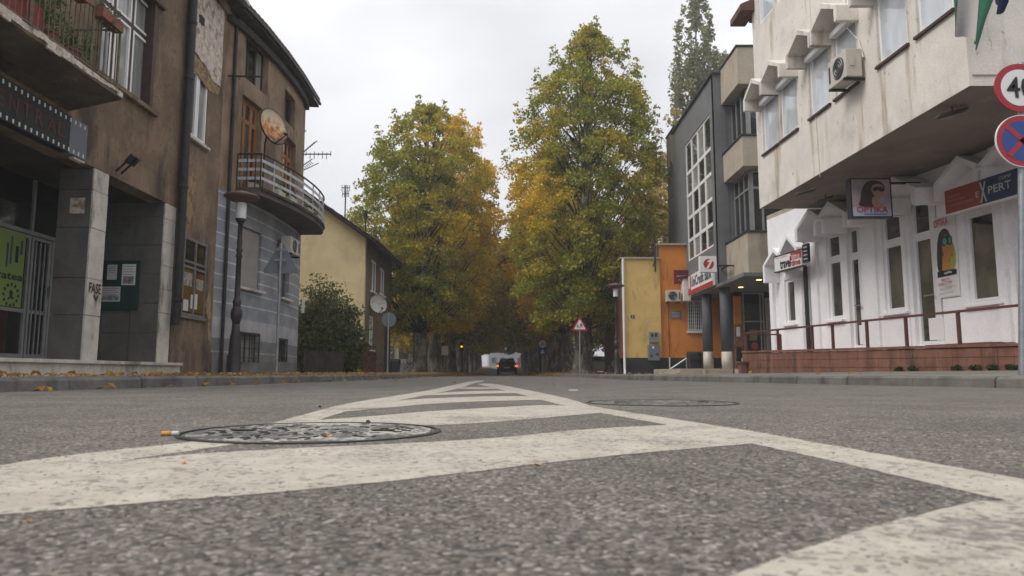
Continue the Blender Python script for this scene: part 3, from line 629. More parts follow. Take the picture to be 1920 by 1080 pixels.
# overgrown balcony
YB = 10.66; XO = -6.0; bz0, bz1 = 4.15, 4.45
BA = thing('balcony', 'old concrete balcony with thin upright bars and potted plants above the film strip sign', 'balcony', (-6.4, 9, bz0))
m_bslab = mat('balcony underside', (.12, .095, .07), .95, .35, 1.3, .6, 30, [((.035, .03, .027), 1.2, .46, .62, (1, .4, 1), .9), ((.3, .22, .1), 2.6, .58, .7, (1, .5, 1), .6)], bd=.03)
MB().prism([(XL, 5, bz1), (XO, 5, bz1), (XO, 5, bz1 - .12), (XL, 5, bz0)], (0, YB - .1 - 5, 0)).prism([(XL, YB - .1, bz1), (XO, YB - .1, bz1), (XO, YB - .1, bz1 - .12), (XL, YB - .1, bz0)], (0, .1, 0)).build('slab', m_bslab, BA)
eg = MB(); y = 5
while y < YB:
    y1 = min(YB, y + random.uniform(.1, .35)); eg.box(XO - .02, XO + random.uniform(.004, .03), y, y1, bz1 - random.uniform(.05, .13), bz1 + random.uniform(-.01, .012)); y = y1
eg.build('broken_edge', m_bare, BA)
m_rail = mat('olive brown rail paint', (.14, .12, .07), .7, .3, 8, .2)
rt = bz1 + .98
for z in (bz1 + .06, rt): MB().tube([(XO - .06, 5, z), (XO - .06, YB - .06, z), (XL, YB - .06, z)], .018, 6).build('handrail' if z == rt else 'bottom_rail', m_rail, BA)
y = 7.9
while y < YB - .08:
    k = random.uniform(-.006, .006); MB().tube([(XO - .06, y, bz1 + .06), (XO - .06 + k, y + k, rt)], .0085, 5, cap=False).build('baluster', m_rail, BA); y += .105
for i in range(1, 7): MB().tube([(XO - .06 - i * .11, YB - .06, bz1 + .06), (XO - .06 - i * .11, YB - .06, rt)], .0085, 5, cap=False).build('baluster', m_rail, BA)
for y in (8.6, 9.9, YB - .06): MB().tube([(XO - .06, y, bz1), (XO - .06, y, rt)], .018, 6).build('post', m_rail, BA)
m_leafg = leafmat('pot plant leaves', ((.06, .11, .03), (.14, .22, .06)), ((.16, .2, .05), (.2, .22, .08)))
def leafball(name, c, rad, n, size, m, parent=None, autumn=.1, hang=0, extra=None):
    """a bushy mass of small leaf faces; c is world position"""
    org = ORG[parent] if parent else Vector(c); c = np.array(c) - np.array(org)
    d = rng.normal(size=(n, 3)); d /= np.linalg.norm(d, axis=1)[:, None]; r = rng.random(n) ** .45
    P = c + d * r[:, None] * np.array(rad); P[:, 2] -= hang * rng.random(n) ** 2
    return leaves_mesh(name, P, size, m, parent, autumn, org)
def leaves_mesh(name, P, size, m, parent, autumn, org, up=.5, aut=None, lw=.62):
    n = len(P); nrm = rng.normal(size=(n, 3)); nrm[:, 2] += up; nrm /= np.linalg.norm(nrm, axis=1)[:, None]
    t = np.cross(nrm, rng.normal(size=(n, 3))); t /= np.linalg.norm(t, axis=1)[:, None]; b = np.cross(nrm, t); s = (rng.uniform(.6, 1.25, n) * size / 2)[:, None]
    V = np.stack([P - t * s, P + b * s * lw + nrm * s * .25, P + t * s, P - b * s * lw + nrm * s * .25], 1)
    me = bpy.data.meshes.new(name); me.vertices.add(n * 4); me.vertices.foreach_set('co', V.ravel()); me.loops.add(n * 4); me.loops.foreach_set('vertex_index', np.arange(n * 4))
    me.polygons.add(n); me.polygons.foreach_set('loop_start', np.arange(0, n * 4, 4)); me.update(calc_edges=True)
    me.attributes.new('tint', 'FLOAT', 'FACE').data.foreach_set('value', rng.random(n))
    a = np.clip(autumn + rng.normal(size=n) * .15, 0, 1) if aut is None else aut
    me.attributes.new('autumn', 'FLOAT', 'FACE').data.foreach_set('value', a); me.materials.append(m)
    o = bpy.data.objects.new(name, me); COL.objects.link(o); ORG[o] = Vector(org)
    if parent: o.parent = parent
    else: o.location = org
    return o
def potted(x, y, z, r, label, h=.22, trough=0, n=260, rad=(.16, .2, .2), hang=.0, mp_=None):
    t = thing('potted_plant', label, 'plant', (x, y, z), 'potted plants on the balconies')
    if trough: MB().box(x - .08, x + .08, y - trough / 2, y + trough / 2, z, z + .15).build('trough', mp_ or m_pot, t)
    else: MB().lathe((x, y, z), [(r * .7, 0), (r, h), (r + .015, h), (r + .015, h + .03), (r * .85, h + .03)], 14).build('pot', mp_ or m_pot, t)
    leafball('foliage', (x, y, z + (.15 if trough else h) + rad[2] * .7), rad, n, .055, m_leafg, t, .15, hang)
potted(-6.3, 8.55, bz1, .14, 'bushy climber in a pot at the near end of the old balcony', n=1500, rad=(.26, .6, .55))
potted(-6.25, 9.2, bz1, .14, 'leafy plant in a terracotta pot behind the thin bars, near the maroon panel', n=700, rad=(.22, .4, .45))
potted(-6.3, 9.75, bz1, .16, 'terracotta pot with short green shoots, in front of the white casements', n=260, rad=(.16, .18, .2))
potted(-6.35, 10.3, bz1, .12, 'thin green plant at the far end of the old balcony', n=200, rad=(.12, .14, .4))
potted(XO - .02, 10.2, rt - .12, 0, 'terracotta trough of yellowish greenery on the balcony handrail, farther one', trough=.55, n=260, rad=(.12, .3, .1), hang=.25)
potted(XO - .02, 9.3, rt - .12, 0, 'terracotta trough hanging on the balcony handrail, nearer one', trough=.55, n=200, rad=(.12, .3, .1), hang=.25)
MB().fbox(lambda s, n, z: Vector((XO - .12 + n, s, z)), 7.4, 8.9, 0, .01, bz1 + .08, bz1 + .42).build('red_panel', flat('dull red sheet', (.22, .03, .025), .7), BA)
# eave of the brown building
mb = MB().prism([(XL - .3, 4, 8.84), (-6.38, 4, 8.80), (-6.38, 4, 8.95), (XL - .3, 4, 9.3)], (0, 12.25, 0)); mb.build('eave', m_eave, A)
MB().box(-6.38, -6.26, 4, 16.28, 8.84, 8.93).build('gutter', m_alu, A)
MB().prism([(-6.33, 4, 8.96), (XL, 4, 9.4), (-12.5, 4, 11.8), (-12.5, 4, 11.5), (XL, 4, 9.2)], (0, 12.25, 0)).build('roof', m_roof, A)
for a, b in ((4, .13),): MB().fbox(FL, 6, 16.25, 0, .10, 8.62, 8.8).build('cornice', m_stucco, A)
# ============================================================ corner house with the curved balcony
bs = [16.3, 16.9, 17.8, 19, 20.3, 21.4, 22.2]; bv = [0, .14, .26, .36, .38, .33, .20]
def bul(s): return float(np.interp(s, bs, bv))
FC = lambda s, n, z: Vector((XL + bul(s) + n, s, z))
def oc(px, py, n=0):
    s = 19
    for _ in range(12): s, z = onX(px, py, XL + bul(s) + n)
    return s, z
def rect(x0, x1, yt, yb, f=oc, xr=None):
    ym = (yt + yb) / 2; s0, s1 = sorted((f(x0, ym)[0], f(x1, ym)[0])); xr = x1 if xr is None else xr
    return (s0, s1, f(xr, yb)[1], f(xr, yt)[1])
m_str, t_, b_ = nt('grey house wall paint'); g = t_.nodes.new('ShaderNodeNewGeometry').outputs['Position']; sp = t_.nodes.new('ShaderNodeSeparateXYZ'); t_.links.new(g, sp.inputs[0])
md = t_.nodes.new('ShaderNodeMath'); md.operation = 'ADD'; md.inputs[1].default_value = -1.77 + 3.2; t_.links.new(sp.outputs[2], md.inputs[0])
mo = t_.nodes.new('ShaderNodeMath'); mo.operation = 'MODULO'; mo.inputs[1].default_value = .32; t_.links.new(md.outputs[0], mo.inputs[0])
ls_ = t_.nodes.new('ShaderNodeMath'); ls_.operation = 'LESS_THAN'; ls_.inputs[1].default_value = .032; t_.links.new(mo.outputs[0], ls_.inputs[0])
stripe = mixc(t_, ls_.outputs[0], (.27, .285, .305), (.52, .54, .56))
rmp = t_.nodes.new('ShaderNodeValToRGB'); rmp.color_ramp.interpolation = 'CONSTANT'
mr_ = t_.nodes.new('ShaderNodeMath'); mr_.operation = 'DIVIDE'; mr_.inputs[1].default_value = 5.0; t_.links.new(sp.outputs[2], mr_.inputs[0]); t_.links.new(mr_.outputs[0], rmp.inputs[0])
els = rmp.color_ramp.elements; els[0].position = 0; els[0].color = (.16, .155, .15, 1); els[1].position = .086; els[1].color = (.20, .20, .205, 1)
for p_, c_ in ((.124, (.34, .34, .34, 1)), (.129, (.20, .20, .205, 1)), (.19, (.38, .38, .39, 1)), (.288, (.27, .285, .305, 1))):
    e = els.new(p_); e.color = c_
gt = t_.nodes.new('ShaderNodeMath'); gt.operation = 'GREATER_THAN'; gt.inputs[1].default_value = 1.7; t_.links.new(sp.outputs[2], gt.inputs[0])
cc = mixc(t_, gt.outputs[0], rmp.outputs[0], stripe); nn_ = noise(t_, g, 1.6, 6, .65); cc = mixc(t_, 1, cc, mixc(t_, rng_(t_, nn_.outputs[0], .3, .72), [.68] * 3, [1.14] * 3), 'MULTIPLY')
t_.links.new(cc, b_.inputs['Base Color']); b_.inputs['Roughness'].default_value = .85
k_ = noise(t_, g, 45, 4, .7); bb = t_.nodes.new('ShaderNodeBump'); bb.inputs['Strength'].default_value = .3; bb.inputs['Distance'].default_value = .01; t_.links.new(k_.outputs[0], bb.inputs['Height']); t_.links.new(bb.outputs[0], b_.inputs['Normal'])
C_ = thing('corner_house', 'corner house with curved balcony, grey striped ground floor and brown upper floors', 'building', (XL - 2, 19, PT))
SE = 22.2; zb = 4.42
shut = rect(446, 489, 438, 547); sh2 = rect(526, 542, 500, 563); bw1 = rect(434, 484, 629, 680); bw2 = rect(523, 537, 639, 679)
cuts = list(np.linspace(16.3, SE, 19))
mb = MB(); grid_wall(mb, FC, 16.3, SE, PT, zb, [shut, sh2, bw1, bw2], .2, cuts); mb.build('ground_floor_wall', m_str, C_)
u1 = rect(458, 503, 102, 183); u2 = rect(533, 553, 188, 246); d1 = rect(451, 490, 203, 330); d2 = rect(527, 554, 272, 345)
d1 = (d1[0], d1[1], zb + .15, d1[3]); d2 = (d2[0], d2[1], zb + .15, d2[3])
mb = MB(); grid_wall(mb, FC, 16.3, SE, zb, 8.85, [u1, u2, d1, d2], .25, cuts); mb.build('upper_wall', m_stucco2, C_)
MB().box(-14, XL - .3, 16.35, SE - .05, PT, 8.82).prism([(XL - .3, SE - .3, PT), (XL + bul(SE) - .02, SE - .001, PT), (-14, SE, PT), (-14, SE - .3, PT)], (0, 0, 8.7)).build('inner_core', m_stucco2, C_)
MB().poly([(XL + bul(SE), SE, PT), (-14, SE, PT), (-14, SE, zb), (XL + bul(SE), SE, zb)]).build('end_wall', m_stucco2, C_)
m_shutter = mat('roller shutter', (.33, .31, .29), .6, .08, 3, .05)
w = window(FC, shut, C_, m_fworn, m_shutter, cols=(), fw=.06, inset=.06, pane_off=.0, label='window with lowered grey roller shutter')
zz = shut[2] + .06
while zz < shut[3] - .1: MB().fbox(FC, shut[0] + .07, shut[1] - .07, -.06, -.048, zz, zz + .042).build('shutter_slat', m_shutter, w); zz += .05
MB().fbox(FC, shut[0] - .1, shut[1] + .1, 0, .12, shut[2] - .06, shut[2]).build('window_ledge', m_marble, C_)
window(FC, sh2, C_, m_fworn, g_mid, cols=(.5,), fw=.06, inset=.1); MB().fbox(FC, sh2[0] - .1, sh2[1] + .1, 0, .12, sh2[2] - .06, sh2[2]).build('window_ledge', m_marble, C_)
for h in (bw1, bw2):
    w = window(FC, h, C_, m_fworn, g_curt2, cols=(.33, .66), fw=.07, inset=.12, name='basement_window')
    MB().fbox(FC, h[0] - .05, h[0], 0, .02, h[2], h[3]).fbox(FC, h[1], h[1] + .05, 0, .02, h[2], h[3]).fbox(FC, h[0] - .05, h[1] + .05, 0, .02, h[3], h[3] + .05).build('surround', m_eave, w)
    for i in range(5): s = h[0] + (h[1] - h[0]) * (i + .5) / 5; MB().fbox(FC, s - .01, s + .01, -.05, -.03, h[2], h[3]).build('bar', m_iron, w)
    for i in range(3): z = h[2] + (h[3] - h[2]) * (i + .5) / 3; MB().fbox(FC, h[0], h[1], -.03, -.02, z - .008, z + .008).build('bar', m_iron, w)
window(FC, u1, C_, m_eave, [g_curt2, g_dark], cols=(.33, .66), fw=.06, inset=.15); window(FC, u2, C_, m_eave, g_dark, cols=(.5,), fw=.06, inset=.15)
for h in (d1, d2): window(FC, h, C_, m_wood, [g_dark, g_mid], cols=(.36, .68), rows=(.78,), fw=.11, inset=.14, mw=.12, name='balcony_door', label='orange brown wooden balcony door')
# balcony
cv = [(16.9, -6.62), (16.9, -6.0), (17.5, -5.86), (18.3, -5.70), (19.1, -5.60), (19.9, -5.55), (20.6, -5.56), (21.2, -5.62), (21.65, -5.72), (21.95, -5.86), (21.97, -6.56)]
CB = thing('balcony', 'curved balcony with white flat rails and flowers on the grey striped corner house', 'balcony', (-6.2, 19.4, zb))
top = [Vector((x, s, zb + .17)) for s, x in cv] + [Vector((XL + bul(s) - .02, s, zb + .17)) for s in (21, 20, 19, 18, 17)]
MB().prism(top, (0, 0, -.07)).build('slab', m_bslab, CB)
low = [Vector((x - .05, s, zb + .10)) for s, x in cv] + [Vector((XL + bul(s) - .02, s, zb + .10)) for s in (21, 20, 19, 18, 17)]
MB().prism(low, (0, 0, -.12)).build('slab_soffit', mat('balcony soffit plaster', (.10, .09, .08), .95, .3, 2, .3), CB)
rl = [Vector((x - (.05 if i else 0), s + (.05 if i < 2 else -.04 if i > 8 else 0), 0)) for i, (s, x) in enumerate(cv)]
m_flat = mat('pale grey rail paint', (.48, .50, .53), .5, .12, 8, .05, stains=[((.2, .12, .08), 9, .6, .7, None, .7)])
tz = zb + .17
MB().tube([p + Vector((0, 0, tz + .84)) for p in rl], .024, 8).build('handrail', m_iron, CB)
for z in (.2, .42, .64):
    f = MB()
    for p, q in zip(rl, rl[1:]):
        f.hexa([p + Vector((0, 0, tz + z)), q + Vector((0, 0, tz + z)), q + Vector((-.012, 0.005, tz + z)), p + Vector((-.012, .005, tz + z)), p + Vector((0, 0, tz + z + .075)), q + Vector((0, 0, tz + z + .075)), q + Vector((-.012, .005, tz + z + .075)), p + Vector((-.012, .005, tz + z + .075))])
    f.build('flat_rail', m_flat, CB)
for i, p in enumerate(rl):
    if i in (10,): continue
    MB().tube([p + Vector((-.02, 0, tz)), p + Vector((-.02, 0, tz + .84))], .017, 6).build('post', m_flat if i > 1 else m_iron, CB)
for y_ in (16.93,): 
    for x_ in (-6.4, -6.2): MB().tube([(x_, 16.95, tz), (x_, 16.95, tz + .84)], .014, 6).build('post', m_iron, CB)
lab = ['white planter with low green leaves at the near end of the curved balcony', 'green leafy flowers behind the rail of the curved balcony, left of the pink ones', 'pink flowering plant in the middle of the curved balcony', 'cream flower box on the far half of the curved balcony', 'dry reddish plant at the far end of the curved balcony']
m_box = flat('cream plastic box', (.5, .47, .4), .6)
for i, (s, x, r_) in enumerate(((17.15, -6.3, (.14, .14, .1)), (17.9, -5.92, (.14, .35, .22)), (18.6, -5.82, (.14, .3, .22)), (19.9, -5.74, (.14, .3, .12)), (20.9, -5.8, (.16, .35, .25)))):
    potted(x, s, tz, .1, lab[i], trough=.5 if i else .3, n=220, rad=r_, mp_=m_box)
fl = leafball('flower', (-5.8, 18.65, tz + .38), (.14, .3, .14), 36, .05, flat('pink petals', (.5, .08, .25), .6), None, .5); tag(fl, 'small pink blossoms on the curved balcony plants', 'flowers')
# things fixed to the house
dish_m, dt, db = nt('rusted dish'); g = dt.nodes.new('ShaderNodeNewGeometry').outputs['Position']; n_ = noise(dt, g, 7, 5, .7)
sx_ = dt.nodes.new('ShaderNodeSeparateXYZ'); dt.links.new(g, sx_.inputs[0]); a_ = dt.nodes.new('ShaderNodeMath'); a_.operation = 'MULTIPLY_ADD'; a_.inputs[1].default_value = -.55; dt.links.new(sx_.outputs[2], a_.inputs[0])
a2 = dt.nodes.new('ShaderNodeMath'); a2.operation = 'ADD'; a2.inputs[1].default_value = 3.36; dt.links.new(n_.outputs[0], a_.inputs[2]); dt.links.new(a_.outputs[0], a2.inputs[0])
cr_ = dt.nodes.new('ShaderNodeValToRGB'); el = cr_.color_ramp.elements; el[0].position = .3; el[0].color = (.72, .6, .42, 1); el[1].position = .62; el[1].color = (.05, .02, .012, 1); e = el.new(.45); e.color = (.52, .22, .05, 1)
dt.links.new(a2.outputs[0], cr_.inputs[0]); dt.links.new(cr_.outputs[0], db.inputs['Base Color']); db.inputs['Roughness'].default_value = .55
def dish(c, aim, r, m, label, arm=.5, name='satellite_dish', post=None):
    c = Vector(c); q = Vector(aim).to_track_quat('Z', 'Y'); t = thing(name, label, 'satellite dish', c)
    n = 28; mb = MB(); prof = [(r * k / 6, .28 * r * ((k / 6) ** 2)) for k in range(1, 7)]; prof += [(r * 1.02, .28 * r + .01), (r * 1.0, .28 * r - .02)] + [(r * k / 6, .28 * r * ((k / 6) ** 2) - .015) for k in range(5, 0, -1)]
    mb.lathe((0, 0, 0), prof, n); mb.v = [tuple(c + q @ Vector(v)) for v in mb.v]; mb.build('reflector', m, t, smooth=False)
    k = MB().lathe((0, 0, 0), [(r * .985, .28 * r - .02), (r * 1.04, .28 * r - .012), (r * 1.04, .28 * r + .012), (r * .985, .28 * r + .02)], n, cap=False); k.v = [tuple(c + q @ Vector(v)) for v in k.v]; k.build('rim', m_iron, t)
    a = c + q @ Vector((0, -r, .2 * r)); f = c + q @ Vector((0, -r * .75, r * 1.15)); MB().tube([c + q @ Vector((0, -r * .5, -.04)), a, f], .016, 6).build('arm', m_iron, t)
    MB().tube([f, f + (c - f).normalized() * .1], .035, 8).build('receiver', m_iron, t)
    if post: MB().tube([c + q @ Vector((0, 0, -.05)), post[0], post[1]], .022, 6).build('mast', m_iron, t)
    return t
dc = at(506, 240, 17.35)
dish(dc, (.90, -.42, .16), .45, dish_m, 'rusty satellite dish standing above the curved balcony rail', post=[(dc.x - .12, dc.y + .05, dc.z - .38), (-6.02, 16.97, tz)])
# antenna arm over the street, tv aerials at the house end
tag(MB().tube([(XL + .02, 16.45, onX(418, 135, XL)[1]), (XL + .86, 16.5, onX(418, 135, XL)[1] - .0)], .022, 6).tube([(XL + .3, 16.46, onX(418, 135, XL)[1]), (XL + .3, 16.46, onX(418, 135, XL)[1] - .09)], .01, 5).build('wall_bracket', m_iron), 'dark steel bracket sticking out beside the bare patch of wall', 'bracket')
tv = thing('tv_aerial', 'horizontal television aerial reaching out from the end of the curved house', 'aerial', (-6.55, 22.0, 6.8))
z_ = at(590, 289, 22.1).z; xa = at(556, 289, 22.1).x; xb = at(621, 289, 22.1).x
MB().tube([(xa - .1, 22.1, z_), (xb, 22.1, z_)], .02, 6).build('boom', m_iron, tv)
for i in range(7): x = xa + .3 + i * .13; MB().tube([(x, 22.1, z_ - (.16 if i % 3 else .06)), (x, 22.1, z_ + (.05 if i % 2 else .09))], .011, 5).build('element', m_iron, tv)
for k, (x0, y0, x1, y1) in enumerate(((556, 296, 594, 264), (556, 318, 586, 298), (556, 326, 597, 306), (558, 245, 572, 238))):
    t = thing('tv_aerial', ('slanting comb aerial above the horizontal one at the curved house', 'short comb aerial just below the horizontal one', 'lowest comb aerial beside the curved house', 'small comb aerial under the eave end of the curved house')[k], 'aerial', at(x0, y0, 22.3))
    a, b = at(x0, y0, 22.3), at(x1, y1, 22.3); MB().tube([a, b], .014, 5).build('boom', m_iron, t)
    for i in range(8):
        p = a.lerp(b, .2 + .1 * i); MB().tube([p + Vector((-.02, -.1, -.05)), p + Vector((.03, .12, -.09 if k % 2 else .07))], .014, 4).build('element', m_iron, t)
# air conditioner by the triangular sign
def ac_unit(fr, s0, s1, n0, n1, z0, z1, label, fan_end=None):
    c = fr((s0 + s1) / 2, (n0 + n1) / 2, z0); t = thing('air_conditioner', label, 'air conditioner', c)
    MB().fbox(fr, s0, s1, n0, n1, z0, z1).build('casing', m_ac, t, bevel=.012)
    cs, cz, r = s0 + (s1 - s0) * .42, (z0 + z1) / 2, min(s1 - s0, z1 - z0) * .38
    P = [fr(cs + r * math.cos(i * math.pi / 12), n1 + .002, cz + r * math.sin(i * math.pi / 12)) for i in range(24)]
    v = fr(0, .012, 0) - fr(0, 0, 0); MB().prism(P, v).build('fan_grille', m_black, t)
    for i in range(3):
        rr = r * (.35 + .27 * i); MB().tube([fr(cs + rr * math.cos(j * math.pi / 8), n1 + .018, cz + rr * math.sin(j * math.pi / 8)) for j in range(17)], .005, 4).build('grille_ring', m_galv, t)
    MB().fbox(fr, s1 - (s1 - s0) * .13, s1 - (s1 - s0) * .05, n1, n1 + .006, z0 + (z1 - z0) * .2, z1 - (z1 - z0) * .2).build('side_grille', m_black, t)
    for q in (s0 + .05, s1 - .09): MB().fbox(fr, q, q + .04, n0 - .1, n1 + .03, z0 - .05, z0 - .005).build('bracket', m_iron, t)
    return t
s_ = oc(520, 470)[0]
ac_unit(lambda s, n, z: Vector((XL + bul(s_) + n, s, z)), s_ - .1, s_ + .7, .12, .4, oc(536, 482)[1], oc(536, 452)[1], 'air conditioner high on the grey striped wall behind the triangular sign')
mb = MB().tube([(XL + bul(16.62) + .05, 16.62, 8.75), (XL + bul(16.62) + .05, 16.62, PT + .02)], .04, 8); tag(mb.build('drainpipe', m_iron), 'thin dark drainpipe where the brown building meets the grey striped house', 'pipe')
t = thing('railing_stub', 'low bent dark iron railing stub on the pavement by the street lamp', 'railing', (-6.3, 16.6, PT))
for i in range(3): MB().tube([(-6.45 + .12 * i, 16.4, PT), (-6.45 + .12 * i, 16.4, PT + .45 - .07 * i), (-6.35 + .12 * i, 16.4, PT + .4 - .07 * i)], .02, 6).build('bar', m_iron, t)

# small signs at the house end
o = MB().box(-6.52, -6.44, 22.21, 22.26, 2.0, 2.5).build('wall_plaque', m_whitep); tag(o, 'small pale plaque at the end of the grey striped wall', 'sign')
# eave and roof of the corner house
ev = [Vector((XL + .56 + .5 * (bul(s) - .36), s, 0)) for s in (16.3, 17.5, 19, 20.5, 21.8, 22.7)]
mb = MB()
for a, b in zip(ev, ev[1:]):
    a0, b0 = Vector((-7.5, a.y, 0)), Vector((-7.5, b.y, 0)); Z = lambda z: Vector((0, 0, z))
    mb.hexa([a0 + Z(8.84), a + Z(8.78), b + Z(8.78), b0 + Z(8.84), a0 + Z(8.96), a + Z(8.86), b + Z(8.86), b0 + Z(8.96)])
mb.build('eave', m_eave, C_)
mb = MB()
for a, b in zip(ev, ev[1:]): mb.hexa([a + Z(8.87), a + Vector((.08, 0, 8.84)), b + Vector((.08, 0, 8.84)), b + Z(8.87), a + Z(8.95), a + Vector((.08, 0, 8.92)), b + Vector((.08, 0, 8.92)), b + Z(8.95)])
mb.build('gutter', m_iron, C_)
y = 16.3
while y < 22.6:
    x_ = np.interp(y, [p.y for p in ev], [p.x for p in ev]); P0 = Vector((x_ + .06, y, 8.96)); MB().hexa([P0, P0 + Vector((0, .2, 0)), P0 + Vector((-1.2, .2, .75)), P0 + Vector((-1.2, 0, .75)), P0 + Vector((0, .03, .07)), P0 + Vector((0, .17, .07)), P0 + Vector((-1.2, .17, .82)), P0 + Vector((-1.2, .03, .82))]).build('roof_tile', m_roof, C_); y += .225
MB().prism([(-7.2, 16.3, 9.2), (-14, 16.3, 12.5), (-14, 16.3, 8.9), (-7.2, 16.3, 8.9)], (0, 6.3, 0)).build('roof', m_roof, C_)
MB().prism([FC(s, .12, 8.5) for s in bs] + [FC(s, .001, 8.5) for s in bs[::-1]], (0, 0, .16)).build('cornice', m_eave, C_)
# ------------------------------------------------------------ street furniture, left
def street_lamp(x, y, h, label, zb=PT):
    t = thing('street_lamp', label, 'street lamp', (x, y, zb), 'old cast iron style street lamps'); c = (x, y, zb); k = h / 3.5
    MB().lathe(c, [(.15, 0), (.145, .03), (.12, .06), (.108, .5 * k), (.095, .72 * k), (.08, .78 * k), (.068, .95 * k)], 14).build('base', m_lamp, t, smooth=True)
    MB().lathe(c, [(.068, .95 * k), (.072, 1.0 * k), (.098, 1.06 * k), (.105, 1.14 * k), (.092, 1.22 * k), (.068, 1.26 * k), (.068, 1.32 * k), (.08, 1.36 * k), (.066, 1.4 * k), (.05, 1.44 * k), (.045, 2.2 * k), (.064, 2.22 * k), (.042, 2.3 * k), (.064, 2.34 * k), (.042, 2.4 * k), (.05, 2.5 * k), (.042, 2.56 * k), (.042, 2.86 * k), (.08, 2.9 * k), (.1, 2.95 * k)], 14).build('post', m_lamp, t, smooth=True)
    MB().lathe(c, [(.1, 2.95 * k), (.095, 2.97 * k), (.095, 3.25 * k), (.07, 3.27 * k)], 16).build('lamp_glass', m_opal, t, smooth=True)
    MB().lathe(c, [(.05, 3.24 * k), (.12, 3.27 * k), (.29, 3.34 * k), (.325, 3.37 * k), (.325, 3.385 * k), (.29, 3.41 * k), (.12, 3.47 * k), (.02, 3.5 * k)], 24).build('lamp_shade', m_lampcap, t, smooth=True)
    return t
LX = lambda px, Y: (px - CX) / F * Y
street_lamp(LX(442, 13.3), 13.3, 3.47, 'tall dark street lamp standing in front of the grey striped house')
street_lamp(LX(1155.5, 26.3), 26.3, 3.35, 'street lamp at the corner of the yellow and orange building')
street_lamp(LX(776, 44), 44, 3.45, 'street lamp half hidden in the leaves of the left avenue trees', .1)
def sign_tri(x, y, ht, side, label, back, mast_top=None, kids=False, zb=PT):
    t = thing('road_sign', label, 'road sign', (x, y, zb)); top = zb + ht; sgn = 1 if back else -1
    MB().tube([(x, y, zb), (x, y, mast_top or top - .02)], .03, 10).build('pole', m_galv, t)
    yy = y - .035 if not back else y + .035
    def tri(sd, y0, th):
        r = sd / math.sqrt(3); cz = top - side / math.sqrt(3); P = []
        for a in (90, 210, 330):
            for da in (-14, 0, 14):
                rr = r * (.93 if da else .955); P.append((x + rr * math.cos(R(a + da * .35)), y0, cz + rr * math.sin(R(a + da * .35))))
        return MB().prism(P, (0, th, 0))
    if back:
        tri(side * 1.04, yy, .015).build('sign_plate', m_signback, t)
        for z in (.25, .6): MB().box(x - .12, x + .12, y - .034, y - .031, top - side * .87 * z - .02, top - side * .87 * z + .02).build('clamp', m_galv, t)
        if back == 2: pass
    else:
        tri(side * 1.04, yy, .012).build('sign_plate', m_redp, t); tri(side * .72, yy - .004, .003).build('sign_face', m_whitep, t)
        if kids:
            cz = top - side / math.sqrt(3)
            def fig(ox, s):
                q = MB(); pr = lambda P: q.prism([(x + ox + a * s, yy - .0075, cz - .085 + b * s) for a, b in P], (0, .003, 0))
                pr([(math.cos(i) * .09 + .02, math.sin(i) * .09 + .95) for i in np.linspace(0, 5.6, 9)]); pr([(-.12, .42), (.14, .42), (.16, .84), (-.08, .84)])
                pr([(-.1, .45), (.02, .45), (-.18, .02), (-.34, .08)]); pr([(.02, .45), (.14, .45), (.36, .1), (.22, .0)]); pr([(.1, .8), (.38, .52), (.32, .46), (.08, .66)]); pr([(-.08, .8), (-.32, .56), (-.26, .5), (-.02, .68)])
                q.build('child_symbol', m_blackp, t)
            fig(.05, .2); fig(-.09, .14)
    return t
ty = 15.0; sign_tri(LX(521, ty), ty, (703 - 452) / F * ty, .73, 'grey back of a triangular road sign before the grey striped house', 1)
rs = thing('road_sign', 'grey back of a round road sign on a thin pole by the brown house side', 'road sign', (LX(728, 25), 25, PT))
MB().tube([(LX(728, 25), 25, PT), (LX(728, 25), 25, CAMH + 112 / F * 25)], .03, 8).build('pole', m_galv, rs)
MB().lathe((LX(728.5, 25), 25.04, CAMH + 99 / F * 25), [(.001, 0), (.25, 0), (.255, .012), (.24, .02), (.001, .02)], 24, ax='y').build('sign_plate', m_signback, rs)
ty = 29.5; sign_tri(LX(1087, ty), ty, (702 - 596) / F * ty, .62, 'triangular red bordered warning sign with two walking children', 0, kids=True)
# fence of dark boards
y = 24.6; xa, xb = LX(571, y), LX(641, y)
fe = thing('board_fence', 'low fence of old dark upright boards in front of the bush', 'fence', ((xa + xb) / 2, y, PT)); x = xa; i = 0
while x < xb:
    w_ = random.uniform(.085, .12); h = .78 + random.uniform(-.05, .04) + (.07 if i == 0 else 0); dz = random.uniform(-.012, .012)
    MB().hexa([(x + .004, y + dz, PT), (x + w_ - .004, y + dz, PT), (x + w_ - .004, y + dz + .022, PT), (x + .004, y + dz + .022, PT), (x + .004, y + dz, PT + h), (x + w_ - .004, y + dz, PT + h - .02), (x + w_ - .004, y + dz + .022, PT + h - .02), (x + .004, y + dz + .022, PT + h)]).build('board', m_fence, fe); x += w_; i += 1
for z in (.25, .6): MB().box(xa, xb, y + .035, y + .07, PT + z, PT + z + .06).build('rail', m_fence, fe)
